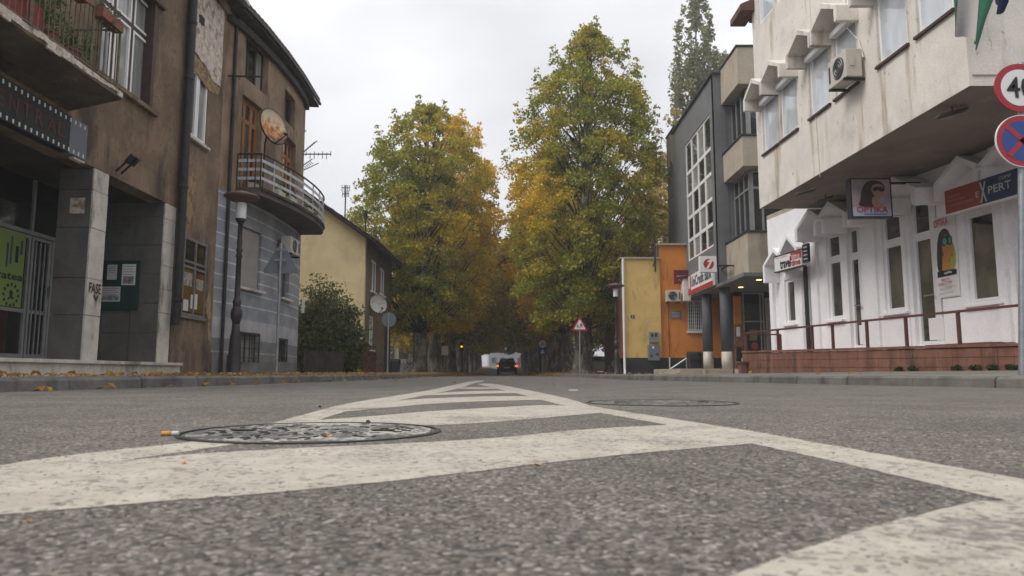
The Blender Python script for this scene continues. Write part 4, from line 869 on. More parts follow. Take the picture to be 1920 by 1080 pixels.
# bush
def bush(x, y, rx, rz, n, label, m, size=.13, aut=.15, dark=False):
    t = thing('bush', label, 'bush', (x, y, PT)); P = []; st = MB()
    for k in range(26):
        a = random.uniform(0, 6.28); r = rx * math.sqrt(random.random()) * .95; h = rz * (1 - (r / rx) ** 2 * .55) * random.uniform(.55, 1.05)
        bx, by = x + r * math.cos(a), y + r * math.sin(a) * .7; st.tube([(x + r * .25 * math.cos(a), y + .2 * r * math.sin(a), PT), (bx, by, PT + h * .95)], [.025, .006], 4, cap=False)
        m_ = n // 26; z = rng.random(m_) ** .75 * h; sp_ = .16 + .16 * rx * (1 - z / (rz * 1.1))
        P.append(np.stack([bx + (x - bx) * (1 - z / h) * .5 + rng.normal(size=m_) * sp_, by + rng.normal(size=m_) * sp_, PT + z], 1))
    P = np.concatenate(P); P[:, 2] = np.maximum(P[:, 2], PT + .02); st.build('stems', m_bark2, t)
    org = ORG[t]; leaves_mesh('foliage', P - np.array(org), size, m, t, aut, org); return t
m_bushl = leafmat('bush leaves', ((.055, .08, .028), (.13, .16, .055)), ((.2, .13, .04), (.12, .1, .03)))
bush(LX(606, 26.2), 26.2, 1.3, 4.1, 17000, 'tall dark green bush in front of the yellow gable wall', m_bushl, .12, .18)
bush(LX(636, 25.8), 25.8, .85, 2.5, 8000, 'lower part green bush beside the tall one, behind the board fence', m_bushl, .12, .1)
# yellow gable house
HX, HY, HE = -5.95, 28.8, 35.3
H_ = thing('gable_house', 'two storey house with yellow gable wall, brown side and dark overhanging roof', 'building', (-10.4, 32, PT))
ez = CAMH + 256 / F * HY; rid = -10.6; pitch_ = .69; rz_ = ez + (HX - rid) * pitch_
FG2 = lambda s, n, z: Vector((s, HY - n, z)); FH = lambda s, n, z: Vector((HX + n, s, z))
MB().prism([(HX, HY, .55), (HX, HY, ez), (rid, HY, rz_), (2 * rid - HX, HY, ez), (2 * rid - HX, HY, .55)], (0, .25, 0)).build('gable_wall', m_yell2, H_)
MB().box(2 * rid - HX, HX + .03, HY - .03, HY + .2, PT, 1.42).build('plinth', m_maroon, H_)
hw = []
for x0, x1, yt, yb in ((695.5, 706, 484, 546), (712.5, 721, 500, 552), (694, 702, 591, 656)):
    s0, s1 = sorted((onX(x0, 520, HX)[0], onX(x1, 520, HX)[0])); hw.append((s0, s1, onX(x0, yb, HX)[1], onX(x0, yt, HX)[1]))
mb = MB(); grid_wall(mb, FH, HY + .25, HE, PT, ez, hw, .2); mb.build('side_wall', m_hbrown, H_)
MB().box(-14, HX - .25, HY + .3, HE - .01, PT, ez).build('inner_core', m_hbrown, H_)
for h in hw: window(FH, h, H_, m_pvc, g_mid, cols=(.5,), fw=.09, inset=.03, mw=.08, sill=.1)
MB().fbox(FH, HY - .03, onX(704, 660, HX)[0], 0, .04, PT, 1.3).build('side_plinth', m_maroon, H_)
MB().fbox(FH, onX(721, 640, HX)[0], onX(730, 640, HX)[0], 0, .03, PT, 2.4).build('side_door', m_eave, H_)
for sg_ in (1, -1):
    X0 = rid; X1 = rid + sg_ * (HX - rid + .55); Zc = lambda xx: rz_ - abs(xx - rid) * pitch_ + .05
    MB().prism([(X0, HY - .45, Zc(X0)), (X1, HY - .45, Zc(X1)), (X1, HY - .45, Zc(X1) + .1), (X0, HY - .45, Zc(X0) + .1)], (0, HE - HY + .9, 0)).build('roof_deck', m_eave, H_)
    for r_ in range(0, 14):
        if sg_ < 0 and r_ > 3: break
        f0, f1 = r_ / 14, (r_ + 1) / 14; xa, xb = X0 + (X1 - X0) * f0, X0 + (X1 - X0) * (f1 + .02)
        MB().prism([(xa, HY - .5, Zc(xa) + .1), (xb, HY - .5, Zc(xb) + .12), (xb, HY - .5, Zc(xb) + .17), (xa, HY - .5, Zc(xa) + .13)], (0, HE - HY + 1.0, 0)).build('roof_tile_row', m_roof, H_)
MB().box(HX + .5, HX + .62, HY - .4, HE + .4, Zc(HX + .55) - .06, Zc(HX + .55) + .05).build('gutter', m_iron, H_)
q = at(708, 569, 29.6); dish((HX + .28, onX(707, 569, HX + .28)[0], q.z), (.75, -.95, .25), .40, mat('pale dish', (.5, .5, .46), .5, .06, 4, 0, stains=[((.4, .2, .06), 5, .55, .65, None, .8)]), 'pale satellite dish with a rust spot on the brown house side', post=[(HX + .1, onX(707, 569, HX + .28)[0], q.z), (HX - .02, onX(707, 569, HX + .28)[0], q.z)])
def aerial(px, yb, yt, Y, label, arms):
    p = at(px, yb, Y); h = at(px, yt, Y).z; t = thing('tv_aerial', label, 'aerial', p); MB().tube([(p.x, Y, p.z - .5), (p.x, Y, h)], .03, 6).build('mast', m_iron, t)
    for zz_, w_ in arms:
        MB().tube([(p.x - w_, Y, h - zz_), (p.x + w_, Y, h - zz_)], .018, 5).build('boom', m_iron, t)
        for s in (-1, -.4, .5, 1): MB().tube([(p.x + s * w_, Y, h - zz_ - .14), (p.x + s * w_, Y, h - zz_ + .12)], .016, 5).build('element', m_iron, t)
aerial(647, 398, 347, 30, 'tall double armed television aerial above the gable house roof', ((.12, .16), (.38, .13)))
aerial(685, 425, 396, 31, 'small television aerial lower down the gable house roof', ((.08, .08), (.25, .06)))
gd = LX(669, 28.4); o = MB()
gt_ = thing('gate_panel', 'yellow green board panel leaning at the foot of the yellow gable wall', 'panel', (gd, 28.5, PT)); m_lime = mat('yellow green paint', (.33, .34, .08), .7, .15, 4)
for i in range(4): MB().box(gd - .18 + i * .09, gd - .095 + i * .09, 28.45, 28.48, PT, PT + .8).build('board', m_lime, gt_)
# pale shed, dark bin, conifer behind
sh_ = thing('pale_building', 'pale grey green low building seen between the brown house and the avenue', 'building', (-10.2, 62, PT))
m_shed = mat('pale grey green render', (.40, .43, .37), .85, .1, .6, .2)
MB().box(-13, -6.9, 60, 66, PT, 4.1).build('wall', m_shed, sh_); MB().box(-13.2, -6.7, 59.8, 66, 3.0, 3.15).build('ledge', m_grey, sh_); MB().box(-13.3, -6.6, 59.7, 66.2, 4.1, 4.25).build('roof', m_grey, sh_); MB().box(-13, -6.9, 59.95, 60, PT, 1.0).build('plinth', m_grey, sh_)
for i in range(3): MB().box(-10.6 + i * 1.2, -9.8 + i * 1.2, 59.93, 59.99, 1.3, 2.5).build('window', g_mid, sh_)
bt = thing('rubbish_bin', 'dark rubbish bin by the brown house side', 'bin', (LX(740, 30.5), 30.5, PT)); bx = LX(740, 30.5)
MB().hexa([(bx - .2, 30.3, PT), (bx + .2, 30.3, PT), (bx + .2, 30.7, PT), (bx - .2, 30.7, PT), (bx - .24, 30.26, .62), (bx + .24, 30.26, .62), (bx + .24, 30.74, .62), (bx - .24, 30.74, .62)]).build('body', m_plinth, bt); MB().hexa([(bx - .26, 30.24, .62), (bx + .26, 30.24, .62), (bx + .26, 30.76, .62), (bx - .26, 30.76, .62), (bx - .24, 30.27, .67), (bx + .24, 30.27, .67), (bx + .22, 30.7, .74), (bx - .22, 30.7, .74)]).build('lid', m_plinth, bt)
# ============================================================ RIGHT SIDE
# ---- white building: overhanging upper storeys
oa, obk = 7.044, -.0446; FO = lambda s, n, z: Vector((oa + obk * s - n, s, z)); fo = lambda x, y: onX(x, y, oa, obk)
ga, gb = 11.06, -.174; FG = lambda s, n, z: Vector((ga + gb * s - n, s, z)); fg = lambda x, y: onX(x, y, ga, gb)
D_ = thing('white_building', 'white building with jutting upper storey, folded concrete hoods and shopfronts, at the right', 'building', (9, 15, PT))
Y0, Y1, ZS = 9.97, 17.8, 4.27
def wpx(x0, x1, yt, yb, f): ym = (yt + yb) / 2; s1, s0 = f(x0, ym)[0], f(x1, ym)[0]; return (s0, s1, f(x1, yb)[1], f(x1, yt)[1])
UW = [wpx(1429, 1458, 165, 271, fo), wpx(1461, 1494, 130, 239, fo), wpx(1515, 1554, 76, 192, fo), wpx(1562, 1606, 20, 153, fo), wpx(1640, 1698, -60, 79, fo), wpx(1711, 1782, -140, 14, fo)]
UW = [(a, b, 5.56, 6.9) for a, b, c, d in UW]
UW3 = [(a, b, 8.9, 10.2) for a, b, c, d in UW]
mb = MB(); grid_wall(mb, FO, Y0, Y1, ZS, 10.6, UW + UW3, .2); mb.build('upper_wall', m_offw, D_)
FE = lambda s, n, z: Vector((s, Y0 - n, z)); xe = oa + obk * Y0
mb = MB(); grid_wall(mb, FE, xe, 14, ZS, 10.6, [(8.2, 9.4, 5.49, 6.82)], .2, zc=(4.5,)); mb.build('end_wall', m_offw, D_)
MB().fbox(FE, xe + .05, 14, 0, .015, 4.42, 4.44).build('wall_joint', m_beton, D_)
window(FE, (8.2, 9.4, 5.49, 6.82), D_, m_pvc, g_sky, cols=(.5,), fw=.07, inset=.1)
MB().poly([(oa + obk * Y1, Y1, ZS), (14, Y1, ZS), (14, Y1, 10.6), (oa + obk * Y1, Y1, 10.6)]).build('far_wall', m_offw, D_)
MB().prism([FO(Y0 + .25, -.25, 0), FO(Y1 - .05, -.25, 0), Vector((14, Y1 - .05, 0)), Vector((14, Y0 + .25, 0))], (0, 0, 0.001)).build('floor_plate', m_dark, D_) if False else None
core = [FO(Y0 + .22, -.22, 0), FO(Y1 - .03, -.22, 0), Vector((14, Y1 - .03, 0)), Vector((14, Y0 + .22, 0))]
MB().prism([p + Vector((0, 0, 4.3)) for p in core], (0, 0, 6.2)).build('inner_core', m_dark, D_)  # hidden dark fill added to block light behind the wall
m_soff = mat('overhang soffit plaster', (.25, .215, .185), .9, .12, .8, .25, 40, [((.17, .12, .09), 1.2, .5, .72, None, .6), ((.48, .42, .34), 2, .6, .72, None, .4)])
sp_ = [FO(Y0 + .02, -.02, 0), FO(Y1 - .02, -.02, 0), Vector((14, Y1 - .02, 0)), Vector((14, Y0 + .02, 0))]
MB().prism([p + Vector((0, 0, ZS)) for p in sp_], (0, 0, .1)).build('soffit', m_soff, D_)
MB().box(6.3, 14, Y1 + .01, Y1 + .4, 9.4, 9.6).prism([(5.9, Y1 - .2, 9.45), (6.3, Y1 - .2, 9.45), (6.3, Y1 - .2, 9.8), (5.9, Y1 - .2, 9.62)], (0, .9, 0)).build('roof_edge', m_roof, D_)
for h in UW: window(FO, h, D_, m_pvc, g_sky, cols=(), rows=(), fw=.06, inset=.05, mw2=m_pvc)
for h in UW3[:2]: window(FO, h, D_, m_pvc, g_sky, cols=(), rows=(), fw=.06, inset=.05, mw2=m_pvc)
for h in UW: MB().fbox(FO, h[0] - .04, h[1] + .04, 0, .05, h[2] - .05, h[2] - .005).build('window_ledge', m_frmaroon, D_)
def hood(fr, s0, s1, ze, out, m, th=.09, leg=.22, rise_=None, back=0.0):
    """folded concrete hood: two legs and a ridge, standing out from the wall over a window"""
    sm = (s0 + s1) / 2; r_ = rise_ or (s1 - s0) * .42
    o = [(s0, ze - leg), (s0, ze), (sm, ze + r_), (s1, ze), (s1, ze - leg)]; i = [(s1 - th, ze - leg), (s1 - th, ze - th * .3), (sm, ze + r_ - th * 1.25), (s0 + th, ze - th * .3), (s0 + th, ze - leg)]
    P = [fr(s, back, z) for s, z in o + i]; v = fr(0, out, 0) - fr(0, 0, 0); mb = MB()
    # built as five convex pieces so the outline stays crisp
    for q in ((0, 1, 8, 9), (1, 2, 7, 8), (2, 3, 6, 7), (3, 4, 5, 6)): mb.prism([P[k] for k in q], v)
    return mb.build('window_hood', m, D_, bevel=.008)
for h in UW[:4]: hood(FO, h[0] - .13, h[1] + .13, h[3] + .1, .42, m_offw, .1, .3, .34)
for h in UW[4:]: hood(FO, h[0] - .1, h[1] + .1, h[3] + .1, .42, m_offw, .1, .3, .34)
for h in UW[:4]: MB().fbox(FO, h[0] + .06, h[1] - .06, -.04, .10, h[3] - .12, h[3] - .02).build('blind_box', m_pvc, D_)
# ---- ground floor shopfronts
GW = {}
def gw(k, *a): GW[k] = wpx(*a, fg)
gw('A', 1472, 1491, 520, 606); gw('dA', 1504, 1516, 505, 652); gw('B', 1551, 1578, 433, 598); gw('d1', 1590, 1621, 418, 650); gw('C', 1655, 1697, 391, 583); gw('d2', 1709, 1763, 362, 645); gw('D', 1811, 1876, 384, 564); gw('E', 1903, 1960, 370, 640)
zt_ = .70; g_shopw = glass('shop window glass', (.022, .022, .02), (.10, .092, .08), fold=1.6, ior=1.75)  # uneven brown grey reflection is painted into the glass colour
for k in ('dA', 'd1', 'd2', 'E'): GW[k] = (GW[k][0], GW[k][1], zt_ + .02, GW[k][3])
hs = list(GW.values())
mb = MB(); grid_wall(mb, FG, 10.5, 20.7, PT, 4.6, hs, .16); mb.build('shop_wall', m_white, D_)
MB().prism([FG(10.6, -.2, PT), FG(20.68, -.2, PT), Vector((14, 20.68, PT)), Vector((14, 10.6, PT))], (0, 0, 4.05)).build('inner_core', m_white, D_)
MB().prism([FG(Y1, 0, 4.6), FG(20.7, 0, 4.6), Vector((14, 20.7, 4.6)), Vector((14, Y1, 4.6))], (0, 0, .12)).build('low_roof', m_beton, D_)
for k, cols, rows in (('A', (), ()), ('B', (), (.7,)), ('C', (), (.7,)), ('D', (), ())): window(FG, GW[k], D_, m_pvc, g_shopw, cols=cols, rows=rows, fw=.07, inset=.05, mw=.09, mw2=m_pvc)
for k, cols, rows in (('dA', (.4,), (.8,)), ('d1', (.33,), (.76,)), ('d2', (.27,), (.75,)), ('E', (), ())):
    w = window(FG, GW[k], D_, m_pvc, g_shopw, cols=cols, rows=rows, fw=.07, inset=.08, mw=.08, mw2=m_pvc, name='shop_door', label='white framed glazed shop door')
    a, b, c, d = GW[k]; MB().fbox(FG, a + .09, a + (b - a) * .62, -.09, -.06, c + .1, c + .55).build('door_panel', m_pvc, w)
    MB().fbox(FG, a + (b - a) * .58, a + (b - a) * .62, -.06, .0, c + 1.0, c + 1.03).fbox(FG, a + (b - a) * .3, a + (b - a) * .62, -.01, .01, c + 1.0, c + 1.03).build('handle', m_galv, w)
for k in 'ABCD': a, b, c, d = GW[k]; MB().fbox(FG, a - .08, b + .08, 0, .1, c - .06, c - .01).build('window_ledge', m_white, D_)
def pil(x0, x1, n=.16, z1=4.3): s1, s0 = fg(x0, 560)[0], fg(x1, 560)[0]; MB().fbox(FG, s0, s1, .0 + .001, n, zt_, z1).build('pilaster', m_white, D_)
pil(1526, 1538, .07); pil(1624, 1650, .06); pil(1699, 1706, .04); pil(1880, 1898, .07); pil(1448, 1454, .08, 3.2)
# hoods of the ground floor: two pairs and the corner pair
for k, zz in (('A', 3.18), ('dA', 3.42)):
    a, b, c, d = GW[k]; ext = .32 if k == 'A' else .30; hood(FG, a - ext, b + ext, zz, .42, m_white, .1, .5, .42)
for k in ('B', 'd1', 'C', 'd2', 'D', 'E'):
    a, b, c, d = GW[k]; m_ = (a + b) / 2; wd = max(.62, (b - a) / 2 + .16); hood(FG, m_ - wd, m_ + wd, 3.84, .58 if k not in 'DE' else .36, m_white, .11, .34, .40)
# terrace floor, wall with tiles
ta, tb = 10.525, -.2245; FT = lambda s, n, z: Vector((ta + tb * s - n, s, z)); ft = lambda x, y: onX(x, y, ta, tb)
zw = lambda s: .62 + (s - 11) / 8.4 * .12
T_ = thing('terrace', 'raised terrace with a stained red tile wall in front of the white building', 'terrace', (8, 15, PT))
tY = 19.35
MB().prism([FT(8.5, -.05, 0), FT(tY, -.05, 0), Vector((11, 20.6, 0)), Vector((13, 8.5, 0))], (0, 0, .60)).build('terrace_slab', m_redtile, T_)
s = 8.5; tw = .295; tile_sh = None
while s < tY:
    e = min(s + tw, tY); top_ = zw(s) - .05; nrow = 3; zb0 = PT - .02
    for r_ in range(nrow):
        z0_, z1__ = zb0 + (top_ - zb0) * r_ / nrow, zb0 + (top_ - zb0) * (r_ + 1) / nrow
        MB().fbox(FT, s + .004, e - .004, -.05, random.uniform(-.002, .004), z0_ + .004, z1__ - .004).build('tile', m_redtile, T_)
    s = e
MB().hexa([FT(8.5, -.25, zw(8.5) - .045), FT(tY + .02, -.25, zw(tY) - .045), FT(tY + .02, .03, zw(tY) - .045), FT(8.5, .03, zw(8.5) - .045), FT(8.5, -.25, zw(8.5)), FT(tY + .02, -.25, zw(tY)), FT(tY + .02, .03, zw(tY)), FT(8.5, .03, zw(8.5))]).build('cap', m_redtile, T_)
MB().box(FT(tY, 0, 0).x, 9.5, tY + .002, tY + .04, PT, zw(tY) - .05).build('return_wall', m_redtile, T_)
MB().box(6.03, 6.2, 19.1, 19.3, PT, .42).box(5.98, 6.3, 19.06, 19.34, .42, .46).build('pillar', m_redtile, T_)
for i in range(3): MB().box(6.25, 7.6, 19.4 + .3 * i, 19.7 + .3 * i, PT, .55 - .15 * i).build('step', m_beton, T_)
RL_ = thing('handrail', 'red brown steel handrail on posts along the terrace wall', 'railing', (7.5, 14, .7))
zr = 1.245
MB().fbox(FT, 8.5, tY, -.12, -.055, zr - .04, zr).build('top_rail', m_redpaint, RL_)
for px_ in (1391, 1451, 1515, 1553, 1617, 1690, 1788, 1912):
    s = ft(px_, 610)[0]; MB().fbox(FT, s - .022, s + .022, -.11, -.065, zw(s) - .01, zr - .04).build('rail_post', m_redpaint, RL_)
MB().tube([FT(tY, -.09, zr - .02), FT(tY + .3, -.02, zr - .25), FT(tY + .5, .0, .75)], .022, 6).tube([FT(tY + .5, .0, .8), FT(tY + .5, .0, PT)], .02, 6).build('sloping_rail', m_redpaint, RL_)
MB().tube([(7.3, 19.6, zr - .05), (7.3, 19.6, .5)], .03, 6).tube([(6.2, 19.5, zr - .05), (7.3, 19.6, zr - .05)], .022, 6).build('return_rail', m_redpaint, RL_)
for x0, x1 in ((1690, 1716), (1764, 1888)): s1, s0 = fg(x0, 640)[0], fg(x1, 640)[0]; MB().fbox(FG, s0, s1, .02, .32, .58, .71).build('door_step', m_redtile, T_)
# weeds at the foot of the terrace
m_weed = leafmat('weed leaves', ((.03, .045, .018), (.07, .09, .03)), ((.1, .1, .04), (.1, .08, .03)))
for px_, lb in ((1690, 'small weed tuft at the foot of the red tile wall, leftmost of the row'), (1718, 'weed tuft second from the left at the red tile wall'), (1800, 'weed tuft in the middle of the row at the red tile wall'), (1835, 'weed tuft under the door step end of the red tile wall'), (1868, 'dark weed tuft near the right end of the red tile wall'), (1905, 'largest weed tuft, below the speed limit sign')):
    s = ft(px_, 690)[0]; c = FT(s, .06, rpz(FT(s, .1, 0).x, s)); o = leafball('weed', (c.x, c.y, c.z + .05), (.05, .17, .055), 150, .045, m_weed, None, .1); tag(o, lb, 'weed')
# downpipe, lamps under the soffit, cables
s = fg(1520, 540)[0]; MB().tube([FG(s, .12, 4.15), FG(s, .12, 4.3 * .15)], .055, 10).build('downpipe', m_iron, D_)
def flood(px_, py_, Y, label, sc_=1.0):
    p = at(px_, py_, Y); t = thing('floodlight', label, 'light', p)
    MB().tube([(p.x, p.y, p.z), (p.x, p.y, p.z + .1)], .012, 6).build('bracket', m_iron, t)
    k = sc_; MB().hexa([(p.x - .26 * k, p.y - .07, p.z - .1 * k), (p.x + .2 * k, p.y - .07, p.z + .02), (p.x + .2 * k, p.y + .07, p.z + .02), (p.x - .26 * k, p.y + .07, p.z - .1 * k), (p.x - .24 * k, p.y - .06, p.z - .04 * k), (p.x + .24 * k, p.y - .06, p.z + .08), (p.x + .24 * k, p.y + .06, p.z + .08), (p.x - .24 * k, p.y + .06, p.z - .04 * k)]).build('lamp_head', m_eave, t, bevel=.02)
flood(1786, 211, 10.75, 'long dark lamp under the soffit nearest the camera'); flood(1512, 359, 14.9, 'dark lamp under the soffit above the first shop window', .9); flood(1548, 373, 15.6, 'small dark bracket lamp under the soffit, second from the far end', .7)
cb = MB(); cb.tube([FO(13.15, .02, 7.6), FO(13.2, .03, 6.8), FO(12.75, .04, 6.3), FO(12.6, .05, 5.9)], .014, 5); cb.tube([FO(14.62, .015, 9.5), FO(14.6, .015, 5.4), FO(14.55, .015, 4.2)], .008, 5); cb.build('cable', m_offw, D_)
ac_unit(lambda s, n, z: FO(s, n, z), 12.62, 13.3, .07, .36, 5.55, 6.08, 'beige air conditioner on the upper wall beneath the fourth window hood')
# vent grille side of the AC
MB().fbox(lambda s, n, z: Vector((s, 12.62 - n, z)), FO(12.62, .3, 0).x, FO(12.62, .22, 0).x, .002, .02, 5.75, 5.95).build('ac_connection_cover', m_ac, D_)
# ---- signs on the white building
def hexsign(fr, s0, s1, n0, n1, z0, z1, m, name, label, cat='sign'):
    t = thing(name, label, cat, fr((s0 + s1) / 2, n0, z0)); MB().fbox(fr, s0, s1, n0, n1, z0, z1).build('sign_box', m, t); return t
EY = 14.2; FXo = lambda s, n, z: Vector((s, EY - n, z))
a = at(1597, 408, EY); b = at(1670, 334, EY)
t = hexsign(FXo, a.x, b.x, -.18, 0, a.z, b.z, m_black, 'optician_sign', 'square hanging light box with a woman in sunglasses and OPTIKA lettering')
m_pinkg, t_, b_ = nt('poster background'); g = t_.nodes.new('ShaderNodeNewGeometry').outputs['Position']; n_ = noise(t_, g, 2, 2); t_.links.new(mixc(t_, rng_(t_, n_.outputs[0], .35, .65), (.42, .33, .35), (.26, .22, .26)), b_.inputs['Base Color'])
m_skin = flat('printed skin tone', (.36, .21, .15), .5); m_hair = flat('printed dark hair', (.035, .022, .02), .5); m_skin2 = flat('printed orange skin tone', (.50, .22, .05), .5); m_lblue = flat('pale blue print', (.40, .48, .62), .5)
W_, H2 = b.x - a.x, b.z - a.z
def art(parent, fr, s0, z0, w, h, shapes, n0=.003):
    for i, (nm, mm, P) in enumerate(shapes):
        if len(P) > 5 and nm != 'emblem_stroke':
            for _ in range(2): P = [q for j in range(len(P)) for q in ((P[j][0] * .75 + P[(j + 1) % len(P)][0] * .25, P[j][1] * .75 + P[(j + 1) % len(P)][1] * .25), (P[j][0] * .25 + P[(j + 1) % len(P)][0] * .75, P[j][1] * .25 + P[(j + 1) % len(P)][1] * .75))]
        MB().prism([fr(s0 + u * w, n0 + i * .0012, z0 + v * h) for u, v in P], fr(0, .001, 0) - fr(0, 0, 0)).build(nm, mm, parent)
def ell(cx, cy, rx, ry, n=16, a0=0): return [(cx + rx * math.cos(a0 + i * 6.2832 / n), cy + ry * math.sin(a0 + i * 6.2832 / n)) for i in range(n)]
art(t, FXo, a.x + .03, a.z + .03, W_ - .06, H2 - .06, [
    ('sign_face', m_pinkg, [(0, 0), (1, 0), (1, 1), (0, 1)]), ('sign_band', m_lblue, [(0, 0), (1, 0), (1, .2), (0, .24)]),
    ('printed_hair', m_hair, [(.12, .25), (.22, .45), (.24, .7), (.36, .92), (.55, .99), (.75, .96), (.86, .84), (.86, .74), (.6, .55), (.62, .4), (.72, .26)]),
    ('printed_face', m_skin, [(.5, .72), (.54, .84), (.7, .9), (.82, .84), (.84, .72), (.85, .64), (.82, .56), (.74, .48), (.62, .5), (.55, .6)]),
    ('printed_neck', m_skin, [(.52, .24), (.5, .5), (.62, .54), (.66, .44), (.78, .3), (.8, .24)]),
    ('printed_sunglasses', m_blackp, [(.54, .76), (.62, .80), (.86, .78), (.86, .70), (.80, .66), (.72, .68), (.68, .72), (.60, .66), (.55, .70)])])
text('OPTIKA', m_redp, FXo(a.x + .1, .013, a.z + .1), (1, 0, 0), (0, 0, 1), W_ - .2, .12, t, 'lettering', bold=.02)
MB().fbox(FXo, a.x + .25, b.x - .12, .012, .014, a.z + .06, a.z + .075).build('lettering_line', m_navy, t)
MB().box(b.x, fg(1690, 380)[0] * gb + ga - .1, EY + .07, EY + .11, b.z - .1, b.z - .06).build('bracket', m_iron, t)
# optika poster
s1, s0 = fg(1757, 490)[0], fg(1798, 490)[0]; z0_, z1_ = fg(1757, 560)[1], fg(1757, 420)[1] + .1
FGr = lambda s, n, z: FG(-s, n, z)     # left to right as read from the street
t = thing('optician_poster', 'tall white poster with an orange face in mirrored glasses beside the second shop door', 'poster', FG((s0 + s1) / 2, 0, z0_))
MB().fbox(FG, s0, s1, .01, .03, z0_, z1_).build('poster_board', m_whitep, t)
m_green = flat('printed yellow green', (.35, .38, .06), .5); m_teal = flat('printed teal lens', (.03, .30, .26), .3)
w_, h_ = s1 - s0, z1_ - z0_
art(t, FGr, -s1, z0_, w_, h_, [
    ('printed_ground', m_green, [(.1, .30), (.95, .30), (.95, .62), (.7, .74), (.3, .74), (.1, .55)]),
    ('printed_hair', m_hair, [(.06, .30), (.1, .6), (.2, .78), (.42, .86), (.66, .84), (.78, .74), (.7, .5), (.6, .3)]),
    ('printed_neck', m_skin2, [(.30, .33), (.36, .52), (.62, .5), (.66, .4), (.72, .33)]), ('printed_face', m_skin2, [(.36, .56), (.38, .70), (.48, .77), (.70, .77), (.80, .70), (.82, .62), (.87, .585), (.82, .56), (.82, .51), (.72, .45), (.52, .46)]), ('printed_lips', m_redp, [(.76, .51), (.80, .525), (.84, .515), (.83, .50), (.78, .495), (.75, .50)]),
    ('printed_glasses', m_blackp, [(.36, .66), (.42, .76), (.84, .76), (.86, .66), (.74, .62), (.6, .66), (.48, .62)]),
    ('printed_lens', m_teal, ell(.51, .69, .10, .045)), ('printed_lens', m_teal, ell(.75, .69, .07, .045)),
    ('printed_band', m_blackp, [(.08, .255), (.95, .265), (.95, .33), (.08, .33)])], .032)
def gt2(s_, mm, u, v, w, h, par, bold=.02): text(s_, mm, FGr(-s1 + u * w_, .043, z0_ + v * h_), (0, -1, 0), (0, 0, 1), w * w_, h * h_, par, 'lettering', bold=bold)
gt2('OPTIKA', m_redp, .06, .88, .86, .10, t); gt2('BESPLATNA', m_redp, .25, .205, .5, .028, t); gt2('KONTROLA VIDA', m_redp, .1, .15, .82, .035, t); gt2('Tel. 032 456-465', m_blackp, .15, .09, .7, .03, t, .0); gt2('www.optika.ba', m_blackp, .1, .035, .82, .02, t, .0); gt2('optika', m_whitep, .4, .275, .45, .04, t)
# expert banner
s1, s0 = fg(1771, 380)[0] - .0, 11.3; nb = .42
FGb = lambda s, n, z: FG(-s, n, z); z0_, z1_ = fg(1771, 405)[1] - .08, fg(1771, 357)[1] - .1
m_br = flat('dull red sign film', (.30, .06, .04), .5)
t = thing('shop_banner', 'long shop sign, left half red, right half navy with pale COMP EXPERT lettering', 'sign', FG(12.5, nb, z0_))
s1 = onX(1771, 380, ga - nb, gb)[0]; z0_, z1_ = onX(1771, 405, ga - nb, gb)[1], onX(1771, 357, ga - nb, gb)[1]; sm = onX(1842, 360, ga - nb, gb)[0]; s0 = 10.75
MB().fbox(FG, s0, s1, nb - .12, nb, z0_, z1_).build('sign_box', m_pvc, t)
MB().fbox(FG, sm, s1 - .02, nb + .001, nb + .005, z0_ + .02, z1_ - .02).build('red_field', m_br, t); MB().fbox(FG, s0, sm, nb + .001, nb + .005, z0_ + .02, z1_ - .02).build('navy_field', m_navy, t)
def bt_(s_, mm, x0, x1, fz0, fz1, bold=.01, nm='lettering'):
    a_, b_2 = onX(x0, 350, ga - nb, gb)[0], onX(x1, 350, ga - nb, gb)[0]
    text(s_, mm, FG(a_, nb + .006, z0_ + (z1_ - z0_) * fz0), FG(b_2, 0, 0) - FG(a_, 0, 0), (0, 0, 1), a_ - b_2, (z1_ - z0_) * (fz1 - fz0), t, nm, bold=bold)
m_lr = flat('pale red lettering', (.5, .25, .2), .5); m_lg = flat('pale grey lettering', (.5, .52, .55), .5)
bt_('E', m_lg, 1829, 1835, .34, .56); bt_('X', m_lg, 1837, 1850, .1, .85, .02); bt_('PERT', m_lg, 1853, 1898, .34, .62); bt_('COMP', m_lg, 1874, 1899, .72, .84, .0)
bt_('SERVIS', m_lr, 1777, 1799, .62, .72, 0); bt_('PRODAJA', m_lr, 1777, 1808, .44, .54, 0); bt_('KOMPJUTERI', m_lr, 1777, 1824, .25, .36, 0)
# travel sign
nb = .46; s1, s0 = onX(1452, 490, ga - nb, gb)[0], onX(1503, 490, ga - nb, gb)[0]; z0_ = onX(1503, 497, ga - nb, gb)[1]; z1_ = onX(1503, 468, ga - nb, gb)[1]
t = thing('travel_sign', 'white travel agency sign with black and red lettering under the twin hoods', 'sign', FG(s0, nb, z0_))
MB().fbox(FG, s0, s1, nb - .1, nb, z0_, z1_).build('sign_box', m_whitep, t); MB().fbox(FG, s0 - .02, s1 + .02, nb - .11, nb + .01, z0_ - .03, z0_).fbox(FG, s0 - .02, s1 + .02, nb - .11, nb + .01, z1_, z1_ + .03).build('frame', m_frmaroon, t)
L2 = s1 - s0; MB().fbox(FG, s0 + .01, s0 + L2 * .38, nb, nb + .004, z0_ + (z1_ - z0_) * .5, z1_ - .01).build('red_field', m_redp, t)
def tt2(s_, mm, u0, u1, v0, v1, bold=.03): text(s_, mm, FG(s1 - u0 * L2, nb + .005, z0_ + v0 * (z1_ - z0_)), (-gb, -1, 0), (0, 0, 1), (u1 - u0) * L2, (v1 - v0) * (z1_ - z0_), t, 'lettering', bold=bold)
